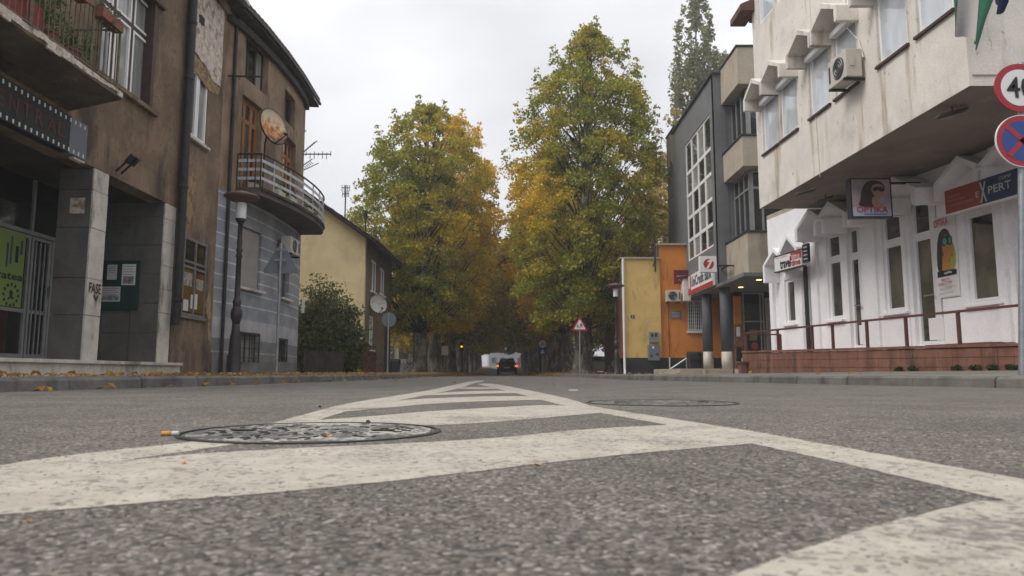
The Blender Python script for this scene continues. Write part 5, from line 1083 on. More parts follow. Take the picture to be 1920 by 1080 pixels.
tt2('travel', m_blackp, .22, .63, .08, .78); tt2('time', m_redp, .64, .97, .08, .5); tt2('time', m_whitep, .66, .95, .52, .9, .0); tt2('turisticka agencija', m_redp, .04, .5, .82, .93, .0)
s1b, s0b = onX(1504, 500, ga - nb, gb)[0], onX(1516, 500, ga - nb, gb)[0]
t = thing('info_board', 'small dark board with pale lines next to the travel agency sign', 'sign', FG(s0b, nb, z0_)); MB().fbox(FG, s0b, s1b - .02, nb - .06, nb - .01, z0_ + .05, z1_ + .12).build('board', m_black, t)
for i in range(5): MB().fbox(FG, s0b + .04, s1b - .08, nb - .008, nb - .004, z0_ + .12 + i * .1, z0_ + .145 + i * .1).build('print_line', m_whitep, t)
# ---- traffic signs at the right edge
rsx, rsy = 5.98, 8.5
t = thing('road_sign', 'round 40 speed limit sign above a no stopping sign on one steel pole', 'road sign', (rsx, rsy, PT)); px0 = LX(1914, rsy)
MB().tube([(at(1916, 702, rsy).x, rsy, PT), (at(1914, 118, rsy).x, rsy, at(1913, 118, rsy).z)], .036, 12).build('pole', m_galv, t)
c1, c2 = at(1905.5, 168, rsy), at(1911, 267, rsy)
def disc(c, r, y, m, nm, th=.004): return MB().lathe((c.x, y, c.z), [(.0005, 0), (r, 0), (r, th), (.0005, th)], 40, ax='y').build(nm, m, t)
disc(c1, .305, rsy - .06, m_redp if False else flat('sign red', (.34, .02, .035), .4), 'sign_plate', .02); disc(c1, .23, rsy - .063, m_whitep, 'sign_face', .003)
text('40', m_blackp, (c1.x - .165, rsy - .067, c1.z - .135), (1, 0, 0), (0, 0, 1), .33, .27, t, 'number', bold=.012)
disc(c2, .325, rsy - .06, m_whitep, 'sign_edge', .022); disc(c2, .315, rsy - .063, MATS['sign red'], 'sign_plate', .003); disc(c2, .25, rsy - .066, m_bluep, 'sign_face', .003)
for a in (45, 135):
    ca, sa_ = math.cos(R(a)), math.sin(R(a)); q = [(c2.x + ca * u * .262 - sa_ * v * .032, rsy - .0695, c2.z + sa_ * u * .262 + ca * v * .032) for u, v in ((-1, -1), (1, -1), (1, 1), (-1, 1))]; MB().prism(q, (0, .002, 0)).build('sign_bar', MATS['sign red'], t)
for c in (c1, c2): MB().box(c.x - .05, c.x + .12, rsy - .036, rsy + .04, c.z - .02, c.z + .02).build('clamp', m_galv, t)
# ---- flags
def flag(pole, cloth, label, Yc):
    """cloth: list of (colour, [(px, y_bottom)...]) strips side by side, hanging in folds from the pole"""
    P0, P1 = pole; t = thing('flag', label, 'flag', P0); MB().tube([P0, P1], .02, 8).build('flag_pole', m_galv, t)
    for col_, edge in cloth:
        mb = MB(); n = 10; m_ = 14; G = []
        for i in range(n + 1):
            u = i / n * (len(edge) - 1); k = min(int(u), len(edge) - 2); f = u - k; ptx = edge[k][0] + (edge[k + 1][0] - edge[k][0]) * f; bot = edge[k][1] + (edge[k + 1][1] - edge[k][1]) * f; dx = edge[k][2] + (edge[k + 1][2] - edge[k][2]) * f
            row = []
            for j in range(m_ + 1):
                v = j / m_; q = at(ptx + dx * (1 - v), -110 + (bot + 110) * v, Yc); row.append((q.x, q.y + .07 * math.sin(ptx * .16 + v * 2.5) * (.4 + v), q.z))
            G.append(row)
        for i in range(n):
            for j in range(m_): mb.poly([G[i][j], G[i + 1][j], G[i + 1][j + 1], G[i][j + 1]])
        mb.build('flag_stripe', col_, t, fixn=False, smooth=True)
    return t
f_w, f_g, f_r, f_b = flat('flag white', (.42, .39, .38), .8), flat('flag green', (.02, .12, .07), .8), flat('flag red', (.26, .03, .04), .8), flat('flag navy', (.03, .04, .12), .8)
flag((at(1905, -60, 9.96), at(1770, -125, 9.0)), [(f_g, [(1783, 58, 0), (1797, 60, 0)]), (f_w, [(1797, 62, 0), (1808, 66, 6), (1820, 84, 30)]), (f_g, [(1818, 88, 34), (1830, 97, 50), (1838, 80, 60)])], 'drooping white and green flag at the upper corner of the white building', 9.3)
flag((at(1925, -50, 9.97), at(1850, -120, 9.1)), [(f_b, [(1858, 14, 0), (1872, 20, 4), (1886, 22, 8), (1890, 4, 10)])], 'small navy flag beside the green and white one at the top right', 9.45)
# ---- grey bank building
GX = 7.23; FK = lambda s, n, z: Vector((GX - n, s, z)); fk = lambda x, y: onX(x, y, GX)
K_ = thing('bank_building', 'slate grey modern building with beige balcony blocks, glazed grid and round columns', 'building', (9, 27, PT))
KN, KF, KZ0, KZ1 = 24.9, 29.5, 3.28, 10.84
gr = (fk(1334, 330)[0], fk(1287, 380)[0], 4.68, 9.6)
mb = MB(); grid_wall(mb, FK, KN, KF + 1.9, KZ0, KZ1, [gr], .2); mb.build('side_wall', m_grey, K_)
MB().box(GX, GX + .42, KN - .02, KN + .2, KZ0, KZ1).build('corner_fin', m_grey, K_)
MB().box(GX + .25, 14, KN + .3, KF + 1.85, KZ0 + .02, KZ1).box(GX + .42, 14, KN - .0, KN + .35, KZ0 + .02, KZ1).build('inner_core', m_grey, K_)
MB().box(GX + .01, 14, 22.3, KF + 1.9, KZ0 - .12, KZ0 - .002).build('soffit', m_grey, K_)
window(FK, gr, K_, m_pvc, [g_mid, g_dark, g_curt2], cols=(.25, .5, .75), rows=(.17, .36, .55, .74), fw=.08, inset=.03, mw=.13, name='window_grid', label='tall window grid with white mullions')
MB().box(GX - .08, 14, KN - .1, KF + 2, KZ1, KZ1 + .08).build('parapet_cap', m_plinth, K_)
BX = 7.5
for z0_, z1_, near in ((9.69, 10.98, 22.95), (6.83, 7.84, 22.75), (3.27, 4.62, 22.6)):
    MB().box(BX, 14, near, 24.88, z0_, z1_).build('balcony_block', m_beton, K_, bevel=.015); MB().box(BX - .04, 14, near - .04, 24.885, z1_ + .001, z1_ + .06).build('block_cap', m_plinth, K_)
for z0_, z1_ in ((7.91, 9.68), (4.69, 6.82)):
    xf, yn = BX + .38, 23.25; fwn = lambda s, n, z: Vector((xf - n, s, z)); fw2 = lambda s, n, z: Vector((s, yn - n, z))
    window(fwn, (yn, 24.85, z0_, z1_), K_, m_alu, g_dark, cols=(.33, .66), rows=(.72,) if z0_ < 6 else (), fw=.06, inset=-.05, mw=.06, name='band_window'); window(fw2, (xf, 10.5, z0_, z1_), K_, m_alu, g_dark, cols=(.14, .5, .75), rows=(.72,) if z0_ < 6 else (), fw=.08, inset=-.05, mw=.07, name='band_window')
    MB().box(xf + .08, 14, yn + .08, 24.88, z0_, z1_).build('room_core', m_dark, K_)
for px0_, yt, yb, Yn in ((1268, 238, 300, 31.4), (1273, 362, 410, 31.4)):
    a = at(px0_, yb, 31.5); b = at(px0_, yt, 31.5); MB().box(a.x - .05, 8, 31.5, 33.2, a.z, b.z).build('balcony_block', m_beton, K_); MB().box(a.x - .09, 8, 31.46, 33.24, b.z + .001, b.z + .07).build('block_cap', m_plinth, K_)
MB().box(7.35, 14, 31.3, 33.2, KZ0, 9.9).build('rear_wing', m_grey, K_)
a = at(1279, 560, 31.0) if False else None
MB().box(6.95, 7.22, 28.9, 29.45, 3.05, 3.95).build('side_block', m_offw, K_); MB().box(6.88, 7.22, 28.85, 29.47, 3.951, 4.05).build('block_cap', m_plinth, K_)
# columns, platform, entrance
pz = .30
MB().box(LX(1275, 24.4), 12, 24.4, 29.1, PT, pz).build('platform', m_beton, K_)
MB().box(LX(1273, 24.1), LX(1316, 24.1), 24.1, 24.4, PT, .30).box(LX(1316, 24.1), LX(1378, 24.1), 23.9, 24.399, PT, .26).build('step', m_beton, K_)
for px_, Yc in ((1326.5, 27.6), (1361.5, 25.4)):
    x = LX(px_, Yc); zq = CAMH + 39 / F * Yc
    MB().lathe((x, Yc, 0), [(.185, zq), (.185, KZ0 - .12)], 24).build('column', m_grey2, K_, smooth=True); MB().lathe((x, Yc, 0), [(.19, pz), (.19, zq)], 24).build('column_base', m_marble, K_, smooth=True)
eY = 26.8
MB().box(LX(1376, eY) + .05, 14, eY + .05, eY + 1, pz, KZ0 - .12).build('entrance_wall', m_plinth, K_)
FEn = lambda s, n, z: Vector((s, eY - n, z))
window(FEn, (LX(1393, eY), LX(1434, eY), pz, CAMH + 150 / F * eY), K_, m_alu, g_dark, cols=(.82,), rows=(.62,), fw=.06, inset=-.04, mw=.05, name='entrance_door', label='dark glass bank door')
window(FEn, (LX(1436, eY), LX(1470, eY), pz, CAMH + 140 / F * eY), K_, m_beton, g_curt2, cols=(.5,), rows=(.7,), fw=.06, inset=-.04, mw=.05, name='entrance_screen')
MB().fbox(FEn, LX(1377, eY), LX(1391, eY), -.03, .06, 1.9, 3.0).build('orange_panel', m_orange, K_)
atm = thing('cash_machine', 'wooden brown cash machine panel with printed notice beside the bank door', 'cash machine', FEn(LX(1384, eY), .1, pz))
MB().fbox(FEn, LX(1376, eY), LX(1391, eY), .0, .1, pz, 1.95).build('housing', mat('brown machine panel', (.2, .1, .06), .5, .2, 3), atm); MB().fbox(FEn, LX(1379, eY), LX(1386, eY), .1, .11, 1.5, 1.85).build('screen', m_whitep, atm); MB().fbox(FEn, LX(1378, eY), LX(1388, eY), .1, .115, .5, 1.1).build('keypad_panel', m_black, atm)
MB().fbox(FEn, LX(1404, eY), LX(1418, eY), .05, .06, 1.35, 1.75).build('door_notice', m_curtn := flat('dull gold lettering', (.2, .17, .08), .6), K_)
mat_sun = flat('door sticker red', (.3, .05, .04), .5)
MB().lathe((LX(1413, eY), eY - .06, 1.15), [(.001, 0), (.14, 0), (.14, .004), (.001, .004)], 16, ax='y').build('door_sticker', mat_sun, K_)
m_lit = flat('warm lit lamp', (1, .72, .25), .5, emit=3.0)
for i, (px_, py_) in enumerate(((1423, 524), (1389, 538))):
    r_ = ray(px_, py_); tt_ = (KZ0 - .14 - CAMH) / r_[2]; c = Vector((r_[0] * tt_, r_[1] * tt_, KZ0 - .13))
    t = thing('ceiling_lamp', ('warm lit ceiling lamp under the bank soffit, brighter one', 'warm lit ceiling lamp under the bank soffit, nearer the columns')[i], 'lamp', c)
    MB().lathe(c, [(.11, .01), (.11, -.015), (.09, -.02)], 18).build('ring', m_alu, t); MB().lathe(c, [(.085, -.015), (.085, -.03), (.02, -.034)], 18).build('bulb_glass', m_lit, t)
# bank signs
a = at(1313, 510, 24.0); b = at(1343, 480, 24.0); FS1 = lambda s, n, z: Vector((s, 24.0 - n, z))
t = hexsign(FS1, a.x, b.x, -.2, 0, a.z, b.z, m_whitep, 'bank_sign', 'white square projecting sign with a round red emblem and slanted white one')
art(t, FS1, a.x, a.z, b.x - a.x, b.z - a.z, [('emblem_disc', m_redp, ell(.52, .5, .32, .32, 28)), ('emblem_stroke', m_whitep, [(.34, .2), (.5, .2), (.8, .78), (.64, .8), (.48, .70), (.44, .60), (.60, .64)])])
MB().box(b.x, GX + .4, 24.05, 24.1, a.z + .2, a.z + .25).build('bracket', m_iron, t); MB().box(GX + .05, GX + .1, 24.101, KN, a.z + .2, a.z + .25).build('bracket_arm', m_iron, t)
nb = .12; s1, s0 = onX(1291, 540, GX - nb)[0], onX(1336, 520, GX - nb)[0]; z0_ = 3.25; z1_ = 4.02
t = thing('bank_sign', 'white board with dark bank lettering above a red strip on the grey corner', 'sign', (GX - nb, s0, z0_))
MB().fbox(FK, s0, s1, .02, nb, z0_, z1_).build('sign_box', m_whitep, t); MB().fbox(FK, s0, s1, nb, nb + .02, z0_, z0_ + .16).build('red_strip', m_redp, t)
MB().fbox(FK, s1 - .38, s1 + .02, nb, nb + .01, z0_ + .16, z1_ + .02).build('red_field', m_redp, t)
text('1', m_whitep, (GX - nb - .012, s1 - .08, z0_ + .25), (0, -1, 0), (0, 0, 1), .2, .5, t, 'numeral', bold=.02)
text('UniCredit Bank', m_navy, (GX - nb - .004, s1 - .45, z0_ + .27), (0, -1, 0), (0, 0, 1), s1 - s0 - .55, .42, t, 'lettering', bold=.02)
# ---- orange and yellow building
OY = 29.5; FOr = lambda s, n, z: Vector((s, OY - n, z)); X = lambda px_: LX(px_, OY) * 1.0
O_ = thing('orange_building', 'low flat roofed building, orange with a pale yellow left bay and charcoal plinth', 'building', (6, 31, PT))
Zp = lambda py_: at(1230, py_, OY).z
wr = (at(1289, 590, OY).x, at(1318, 590, OY).x, Zp(621), Zp(563)); xs = at(1238, 580, OY).x; xl = at(1168.5, 580, OY).x; xr_ = 10.5
mb = MB(); grid_wall(mb, FOr, xs, xr_, Zp(671), Zp(460), [wr], .2); mb.build('orange_wall', m_orange, O_)
MB().poly([FOr(xl, .08, Zp(671)), FOr(xs, .08, Zp(671)), FOr(xs, .08, Zp(486)), FOr(xl, .08, Zp(486))]).poly([FOr(xs, .08, Zp(671)), FOr(xs, .0, Zp(671)), FOr(xs, 0, Zp(486)), FOr(xs, .08, Zp(486))]).build('yellow_wall', m_yell, O_)
MB().fbox(FOr, xl - .01, xs, -.1, .1, 0, Zp(671)).fbox(FOr, xs, xr_, -.1, .03, 0, Zp(671)).build('plinth', m_plinth, O_)
MB().box(xl + .02, xs, OY - .07, 35.5, Zp(671), Zp(487)).box(xs, xr_, OY + .21, 35.5, Zp(671), Zp(461)).build('inner_core', m_hbrown, O_)
m_dred = mat('side wall dull red', (.16, .055, .03), .85, .15, 2, .2)
MB().box(xl - .02, xl + .01, OY - .06, 35.5, Zp(671), 3.2).build('left_side_wall', m_dred, O_); MB().box(xl - .02, xl + .01, OY - .06, 35.5, 3.2, Zp(487)).build('left_side_upper', m_hbrown, O_)
MB().fbox(FOr, xl - .12, xs + .02, -.3, .16, Zp(486), Zp(483)).box(xl - .12, xl + .5, OY + .29, 35.6, Zp(486), Zp(483)).build('roof_edge', m_beton, O_); MB().fbox(FOr, xs - .1, xr_, -.3, .12, Zp(460), Zp(457)).build('roof_edge', m_beton, O_)
w = window(FOr, wr, O_, m_pvc, g_dark, cols=(.5,), fw=.05, inset=.1, label='window behind a white grille'); MB().fbox(FOr, wr[0] - .05, wr[1] + .05, 0, .1, wr[2] - .07, wr[2] - .005).build('sill', m_pvc, w)
for i in range(8): s = wr[0] + (wr[1] - wr[0]) * (i + .5) / 8; MB().fbox(FOr, s - .012, s + .012, .02, .04, wr[2], wr[3]).build('grille_bar', m_pvc, w)
for i in range(9): z = wr[2] + (wr[3] - wr[2]) * (i + .5) / 9; MB().fbox(FOr, wr[0], wr[1], .041, .05, z - .008, z + .008).build('grille_bar', m_pvc, w)
MB().tube([(xl - .0, OY - .14, Zp(486)), (xl, OY - .14, .3), (xl - .0, OY - .2, PT)], .05, 8).build('downpipe', m_pvc, O_)
mb = MB().tube([(at(1226, 450, OY).x, OY - .16, Zp(440)), (at(1226, 450, OY).x, OY - .16, Zp(511))], .035, 6).tube([(at(1226, 450, OY).x - .0, OY - .16, Zp(490)), (at(1222, 450, OY).x, OY - .1, Zp(500))], .02, 6); tag(mb.build('mast', m_iron), 'dark mast fixed to the top of the yellow bay', 'mast')
tag(MB().fbox(FOr, at(1182, 594, OY).x, at(1189, 594, OY).x, .085, .1, Zp(597), Zp(591)).build('house_number', m_navy), 'tiny dark house number plate on the yellow wall', 'sign')
text('4', m_whitep, FOr(at(1184, 594, OY).x, .101, Zp(596)), (1, 0, 0), (0, 0, 1), .06, .09, bpy.data.objects['house_number'], 'number')
mt = thing('meter_box', 'small grey meter box with two dark windows on the yellow wall', 'meter box', FOr(at(1223, 632, OY).x, .1, Zp(642)))
MB().fbox(FOr, at(1215.5, 632, OY).x, at(1233, 632, OY).x, .08, .22, Zp(642), Zp(623)).build('box', m_galv, mt)
for p_ in (1219, 1226): MB().fbox(FOr, at(p_, 630, OY).x, at(p_ + 4, 630, OY).x, .221, .225, Zp(632), Zp(626)).build('meter_window', m_black, mt)
mt = thing('cable_cabinet', 'larger grey cabinet with torn stickers under the small meter box', 'cabinet', FOr(at(1223, 660, OY).x, .1, Zp(676)))
MB().fbox(FOr, at(1213.5, 660, OY).x, at(1234.5, 660, OY).x, .11, .3, Zp(676), Zp(647)).build('box', m_signback, mt, bevel=.01)
for i, (u, v) in enumerate(((1222, 652), (1230, 665), (1219, 668))): MB().fbox(FOr, at(u - 2, v, OY).x, at(u + 2, v, OY).x, .301, .304, Zp(v + 2), Zp(v - 2)).build('sticker', m_whitep if i == 0 else m_black, mt)
ac_unit(FOr, at(1246.5, 556, OY).x, at(1272, 556, OY).x, .1, .42, Zp(567), Zp(546), 'air conditioner on the orange wall above the slate plaque')
tag(MB().fbox(FOr, at(1257, 590, OY).x, at(1277, 590, OY).x, .005, .035, Zp(597), Zp(583)).build('wall_plaque', m_signback), 'slate grey plaque on the orange wall beneath the air conditioner', 'plaque')
for i in range(4): MB().fbox(FOr, at(1260, 590, OY).x, at(1274, 590, OY).x, .036, .038, Zp(594.5 - i * 2.8), Zp(594 - i * 2.8)).build('print_line', m_whitep, bpy.data.objects['wall_plaque.001'] if 'wall_plaque.001' in bpy.data.objects else bpy.data.objects['wall_plaque'])
t = thing('notary_sign', 'dark red square sign with small white lettering on the orange wall', 'sign', FOr(at(1275, 520, OY).x, .1, Zp(533)))
MB().fbox(FOr, at(1261.5, 520, OY).x, at(1288.5, 520, OY).x, .2, .26, Zp(533.5), Zp(508)).build('sign_box', flat('wine red', (.15, .012, .03), .5), t)
text('ADVOKAT', m_whitep, FOr(at(1266, 520, OY).x, .262, Zp(521)), (1, 0, 0), (0, 0, 1), at(1282, 520, OY).x - at(1266, 520, OY).x, .07, t); text('ured', m_whitep, FOr(at(1269, 520, OY).x, .262, Zp(527.5)), (1, 0, 0), (0, 0, 1), .22, .06, t)
tag(MB().tube([FOr(at(1254.5, 640, OY).x, .02, Zp(568)), FOr(at(1254.5, 640, OY).x, .02, Zp(668))], .01, 5).build('cable', m_dred), 'thin drain hose running down the orange wall', 'pipe')
tag(MB().tube([FOr(at(1254, 640, OY).x, .06, Zp(670)), FOr(at(1254, 640, OY).x, .06, PT)], .03, 6).build('drain_pipe', m_pvc), 'short white pipe end on the charcoal plinth', 'pipe')
tag(MB().tube([(at(1257, 692, 29.2).x, 29.2, at(1257, 692, 29.2).z), (at(1287, 672, 29.0).x, 29.0, at(1287, 672, 29.0).z)], .03, 6).tube([(at(1287, 672, 29.0).x, 29.0, at(1287, 672, 29.0).z), (at(1287, 672, 29.0).x, 29.0, PT)], .03, 6).build('ramp_rail', m_galv), 'sloping grey steel rail before the charcoal plinth', 'railing')
for i, px_ in enumerate((1300, 1316)):
    Yb = 28.6; x = LX(px_, Yb); t = thing('rubbish_bin', ('dark grey rubbish bin under the grilled window', 'second rubbish bin, half hidden behind the left grey column')[i], 'bin', (x, Yb, PT))
    MB().hexa([(x - .2, Yb - .2, pz), (x + .2, Yb - .2, pz), (x + .2, Yb + .2, pz), (x - .2, Yb + .2, pz), (x - .25, Yb - .25, .86), (x + .25, Yb - .25, .86), (x + .25, Yb + .25, .86), (x - .25, Yb + .25, .86)]).build('body', m_plinth, t, bevel=.02)
    MB().hexa([(x - .27, Yb - .27, .86), (x + .27, Yb - .27, .86), (x + .27, Yb + .27, .86), (x - .27, Yb + .27, .86), (x - .25, Yb - .25, .92), (x + .25, Yb - .25, .92), (x + .22, Yb + .22, 1.0), (x - .22, Yb + .22, 1.0)]).build('lid', m_black, t, bevel=.02)
    MB().fbox(lambda s, n, z: Vector((s, Yb - .25 - n, z)), x - .23, x + .23, 0, .03, .6, .66).build('rib', m_black, t)
# ============================================================ TREES
m_plane = leafmat('plane leaves', ((.12, .155, .016), (.40, .41, .055)), ((.72, .44, .02), (.92, .62, .045)))
m_poplar = leafmat('poplar leaves', ((.10, .125, .045), (.25, .27, .10)), ((.4, .34, .12), (.3, .28, .1)))
m_yel = leafmat('yellowing leaves', ((.18, .17, .05), (.32, .28, .08)), ((.6, .42, .07), (.45, .30, .06)))
PROF = [(0, .64), (.08, .88), (.3, 1), (.52, 1), (.7, .88), (.83, .68), (.92, .45), (1, .12)]
def crown_points(h0, h1, rad, nc, per, prof, flatz=.6, cl=(.55, 1.0), lean=0.0, seed=1, inner=.4, spires=0):
    g = np.random.default_rng(seed); C = []; pz_, pr = zip(*prof)
    for i in range(nc):
        t = ((i + g.random()) / nc) ** 1.15; r = np.interp(t, pz_, pr) * rad * g.uniform(.94, 1.04); a = i * 2.39996 + g.uniform(-.35, .35); q = r * (math.sqrt(g.random()) * .7 if g.random() < inner else g.uniform(.8, 1.0))
        cr = g.uniform(*cl) * (1 if t < .8 else .6); q = max(0, q - cr * .35)
        C.append((q * math.cos(a) + lean * t, q * math.sin(a), h0 + (h1 - h0) * t - cr * .3, cr))
    for i in range(spires):     # shoots that stick out of the outline, pointing up
        t = .25 + .75 * (i + .5) / spires; r = np.interp(t, pz_, pr) * rad * g.uniform(.95, 1.04); a = i * 2.39996 + g.uniform(-.5, .5)
        for k in range(3): C.append((r * math.cos(a) * (1 + .03 * k) + lean * t, r * math.sin(a) * (1 + .03 * k), h0 + (h1 - h0) * t - .2 + .34 * k, .34 - .08 * k))
    # the tip always carries leaves
    C.append((lean, 0, h1 - .5, .5)); C.append((lean * .9, 0, h1 - 1.1, .7))
    P, I = [], []
    for k, (x, y, z, cr) in enumerate(C):
        n = int(per * (cr / .75) ** 2); d = g.normal(size=(n, 3)); d /= np.linalg.norm(d, axis=1)[:, None]; rr = g.random(n) ** .5 * cr * g.choice([1, 1, 1, 1.25], n)
        p = d * rr[:, None]; p[:, 2] *= flatz; rad_ = math.hypot(x, y); 
        if rad_ > .3: p[:, 2] -= (p[:, 0] * x + p[:, 1] * y) / rad_ * .35
        P.append(p + np.array([x, y, z])); I += [k] * n
    return np.concatenate(P), np.array(I), C
def tree_mesh(h, h0, rad, nc, per, seed, aut, size=.2, prof=PROF, m=None, lean=0.0, flatz=.6, cl=(.55, 1.0), name='crown', spires=0):
    """returns a detached crown object, a limbs object and a trunk object built around the origin"""
    P, I, C = crown_points(h0, h, rad, nc, per, prof, flatz, cl, lean, seed, spires=spires)
    g = np.random.default_rng(seed + 5); cl_ = g.normal(size=len(C) ) * .16
    A = np.clip(aut(P) + cl_[I] + g.normal(size=len(P)) * .13, 0, 1)
    o = leaves_mesh(name, P, size, m or m_plane, None, 0, Vector((0, 0, 0)), aut=A, lw=.75)
    L_ = MB()
    for k, (x, y, z, cr) in enumerate(C):
        if k % 4: continue
        zb = max(h0 * .8, z - 1.2 - math.hypot(x, y) * .8); L_.tube([(lean * zb / h * .8, 0, zb), (x * .45 + lean * .1, y * .45, zb + (z - zb) * .45), (x * .9, y * .9, z)], [.05, .03, .008], 5, cap=False)
    return o, L_
def trunk_mb(h, r, seed, lean=0.0):
    g = random.Random(seed); mb = MB(); n = 14; pts = []; rr = []
    zs = [0, .12, .35, .8, 1.5, 2.4, 3.4, h * .4, h * .6, h * .8, h * .96]; b = 0
    for i, z in enumerate(zs):
        f = 1 - z / h; k = r * (f ** .8) * (1.45 if i == 0 else 1.22 if i == 1 else 1.06 if i == 2 else 1); ox, oy = lean * z / h + g.uniform(-.04, .04) * (i > 1), g.uniform(-.04, .04) * (i > 1)
        for j in range(n):
            w = 6.2832 * j / n; q = k * (1 + .09 * math.sin(3 * w + seed) + .05 * math.sin(5 * w + i * .7)); mb.v.append((ox + q * math.cos(w), oy + q * math.sin(w), z))
    for i in range(len(zs) - 1):
        for j in range(n): mb.f.append((i * n + j, i * n + (j + 1) % n, (i + 1) * n + (j + 1) % n, (i + 1) * n + j)); mb.m.append(0)
    return mb
def proto(h, h0, rad, nc, per, seed, aut, r=.38, lean=0.0, **k):
    c, L_ = tree_mesh(h, h0, rad, nc, per, seed, aut, lean=lean, **k)
    ORG_ROOT = Vector((0, 0, 0)); root = bpy.data.objects.new('plane_tree', None); COL.objects.link(root); ORG[root] = ORG_ROOT
    c.parent = root; tr = trunk_mb(h, r, seed, lean).build('trunk', k.get('tm') or m_bark, root, smooth=True); L_.build('limbs', m_bark2, root)
    return root
def put(root, x, y, z, label, rz=0, s=(1, 1, 1), first=False, group=None, name=None):
    o = root if first else copy_tree(root); o.location = (x, y, z); o.rotation_euler.z = rz; o.scale = s; tag(o, label, 'tree', group)
    if name: o.name = name
    return o
gL, gR = 'plane trees in the left row of the avenue', 'plane trees in the right row of the avenue'
def ax(side, y): return (-4.82 if side < 0 else 3.3) - .0125 * (y - 36)
# right front tree: mostly green, yellow patches low at the left
def autR(P): return .05 + .6 * np.exp(-((P[:, 0] + 2.6) ** 2 + (P[:, 2] - 8.6) ** 2 / 4) / 1.8) + .28 * np.clip((P[:, 0] - 1.2) / 2, 0, 1) * np.exp(-((P[:, 2] - 6.5) / 3) ** 2) + .10 * np.sin(P[:, 2] * 1.3 + P[:, 0])
R1 = proto(16.7, 2.5, 3.65, 560, 320, 21, autR, .43, size=.14, lean=.6, cl=(.36, .7), prof=[(0, .64), (.1, .88), (.28, 1), (.5, 1), (.64, .92), (.78, .72), (.9, .44), (1, .08)], spires=46)
put(R1, 3.2, 33.2, .1, 'tallest plane tree, mostly green, front of the right avenue row', first=True, group=gR)
def autL(P): return .13 + .42 * np.clip((P[:, 0] - .3) / 3, -.2, 1) + .12 * np.sin(P[:, 2] * 1.1)
L1 = proto(14.6, 2.6, 3.95, 540, 290, 33, autL, .34, spires=34, size=.15, lean=.3, cl=(.38, .74))
put(L1, -4.85, 38, .1, 'broad green and gold plane tree, front of the left avenue row', first=True, group=gL)
def autY(P): return .66 + .22 * np.clip(P[:, 0] / 3, -1, 1)
L2 = proto(16.5, 3.0, 3.5, 260, 230, 47, autY, .36, spires=24, size=.17, lean=1.4, cl=(.42, .8))
put(L2, ax(-1, 45), 45, .1, 'golden plane tree, second in the left avenue row', first=True, group=gL)
def autY2(P): return .58 - .2 * np.clip(P[:, 0] / 3, -1, 1)
R2 = proto(12.9, 2.8, 3.2, 240, 230, 59, autY2, .36, spires=20, size=.17, lean=-1.1, cl=(.42, .8))
put(R2, ax(1, 41), 41, .1, 'yellow tinged plane tree, second in the right avenue row', first=True, group=gR)
def autF(P): return .33 + .1 * np.sin(P[:, 2])
FA = proto(13.8, 3.9, 4.3, 110, 120, 71, autF, .36, size=.30, cl=(.7, 1.2)); FB_ = proto(13.2, 3.6, 4.4, 110, 120, 83, lambda P: .24 + .12 * np.sin(P[:, 0]), .40, size=.30, cl=(.7, 1.2))
ordn = ['third', 'fourth', 'fifth', 'sixth', 'seventh', 'eighth', 'ninth', 'tenth', 'eleventh', 'twelfth', 'thirteenth', 'fourteenth', 'fifteenth']
first = {0: True, 1: True}
for i in range(13):
    for side in (-1, 1):
        y = (52 if side < 0 else 48.5) + i * 7.2 + random.uniform(-.6, .6); k = (i + (side > 0)) % 2; rt_ = (FA, FB_)[k]
        put(rt_, ax(side, y) + random.uniform(-.25, .25), y, rise(y) + .06, f'plane tree, {ordn[i]} of the {"left" if side < 0 else "right"} avenue row counted from the junction', rz=random.uniform(0, 6.28), s=(random.uniform(.92, 1.08),) * 2 + (random.uniform(.9, 1.1),), first=first.pop(k, False), group=gL if side < 0 else gR)
# extra trunks close behind the front ones: younger trees between the rows and the plots
YT = proto(9.0, 2.2, 2.6, 50, 130, 95, autF, .22, size=.24)
put(YT, -6.6, 50, .09, 'smaller plane tree standing behind the left avenue row, nearer one', first=True); put(YT, -7.6, 58, .09, 'smaller plane tree standing behind the left avenue row, farther one', rz=2)
put(YT, 6.2, 47, .09, 'smaller plane tree behind the right avenue row, nearer one', rz=1); put(YT, 8.2, 56, .09, 'smaller plane tree behind the right avenue row, farther one', rz=4)
# dark conifer left
def cone(x, y, h, r, label, m, seed):
    P, I, C = crown_points(.1, h, r, 40, 90, [(0, .9), (.3, .85), (.6, .6), (1, .08)], .7, (.3, .5), 0, seed); t = thing('conifer', label, 'tree', (x, y, .1)); o = leaves_mesh('crown', P, .13, m, t, .05, Vector((x, y, .1)))
    MB().tube([(x, y, .1), (x, y, h)], [.09, .02], 6).build('trunk', m_bark2, t)
m_con = leafmat('conifer needles', ((.018, .03, .015), (.04, .055, .03)), ((.06, .06, .03), (.05, .05, .02)))
cone(LX(776, 48), 48, 3.6, .75, 'small dark conifer before the pale building at left of the avenue', m_con, 5)
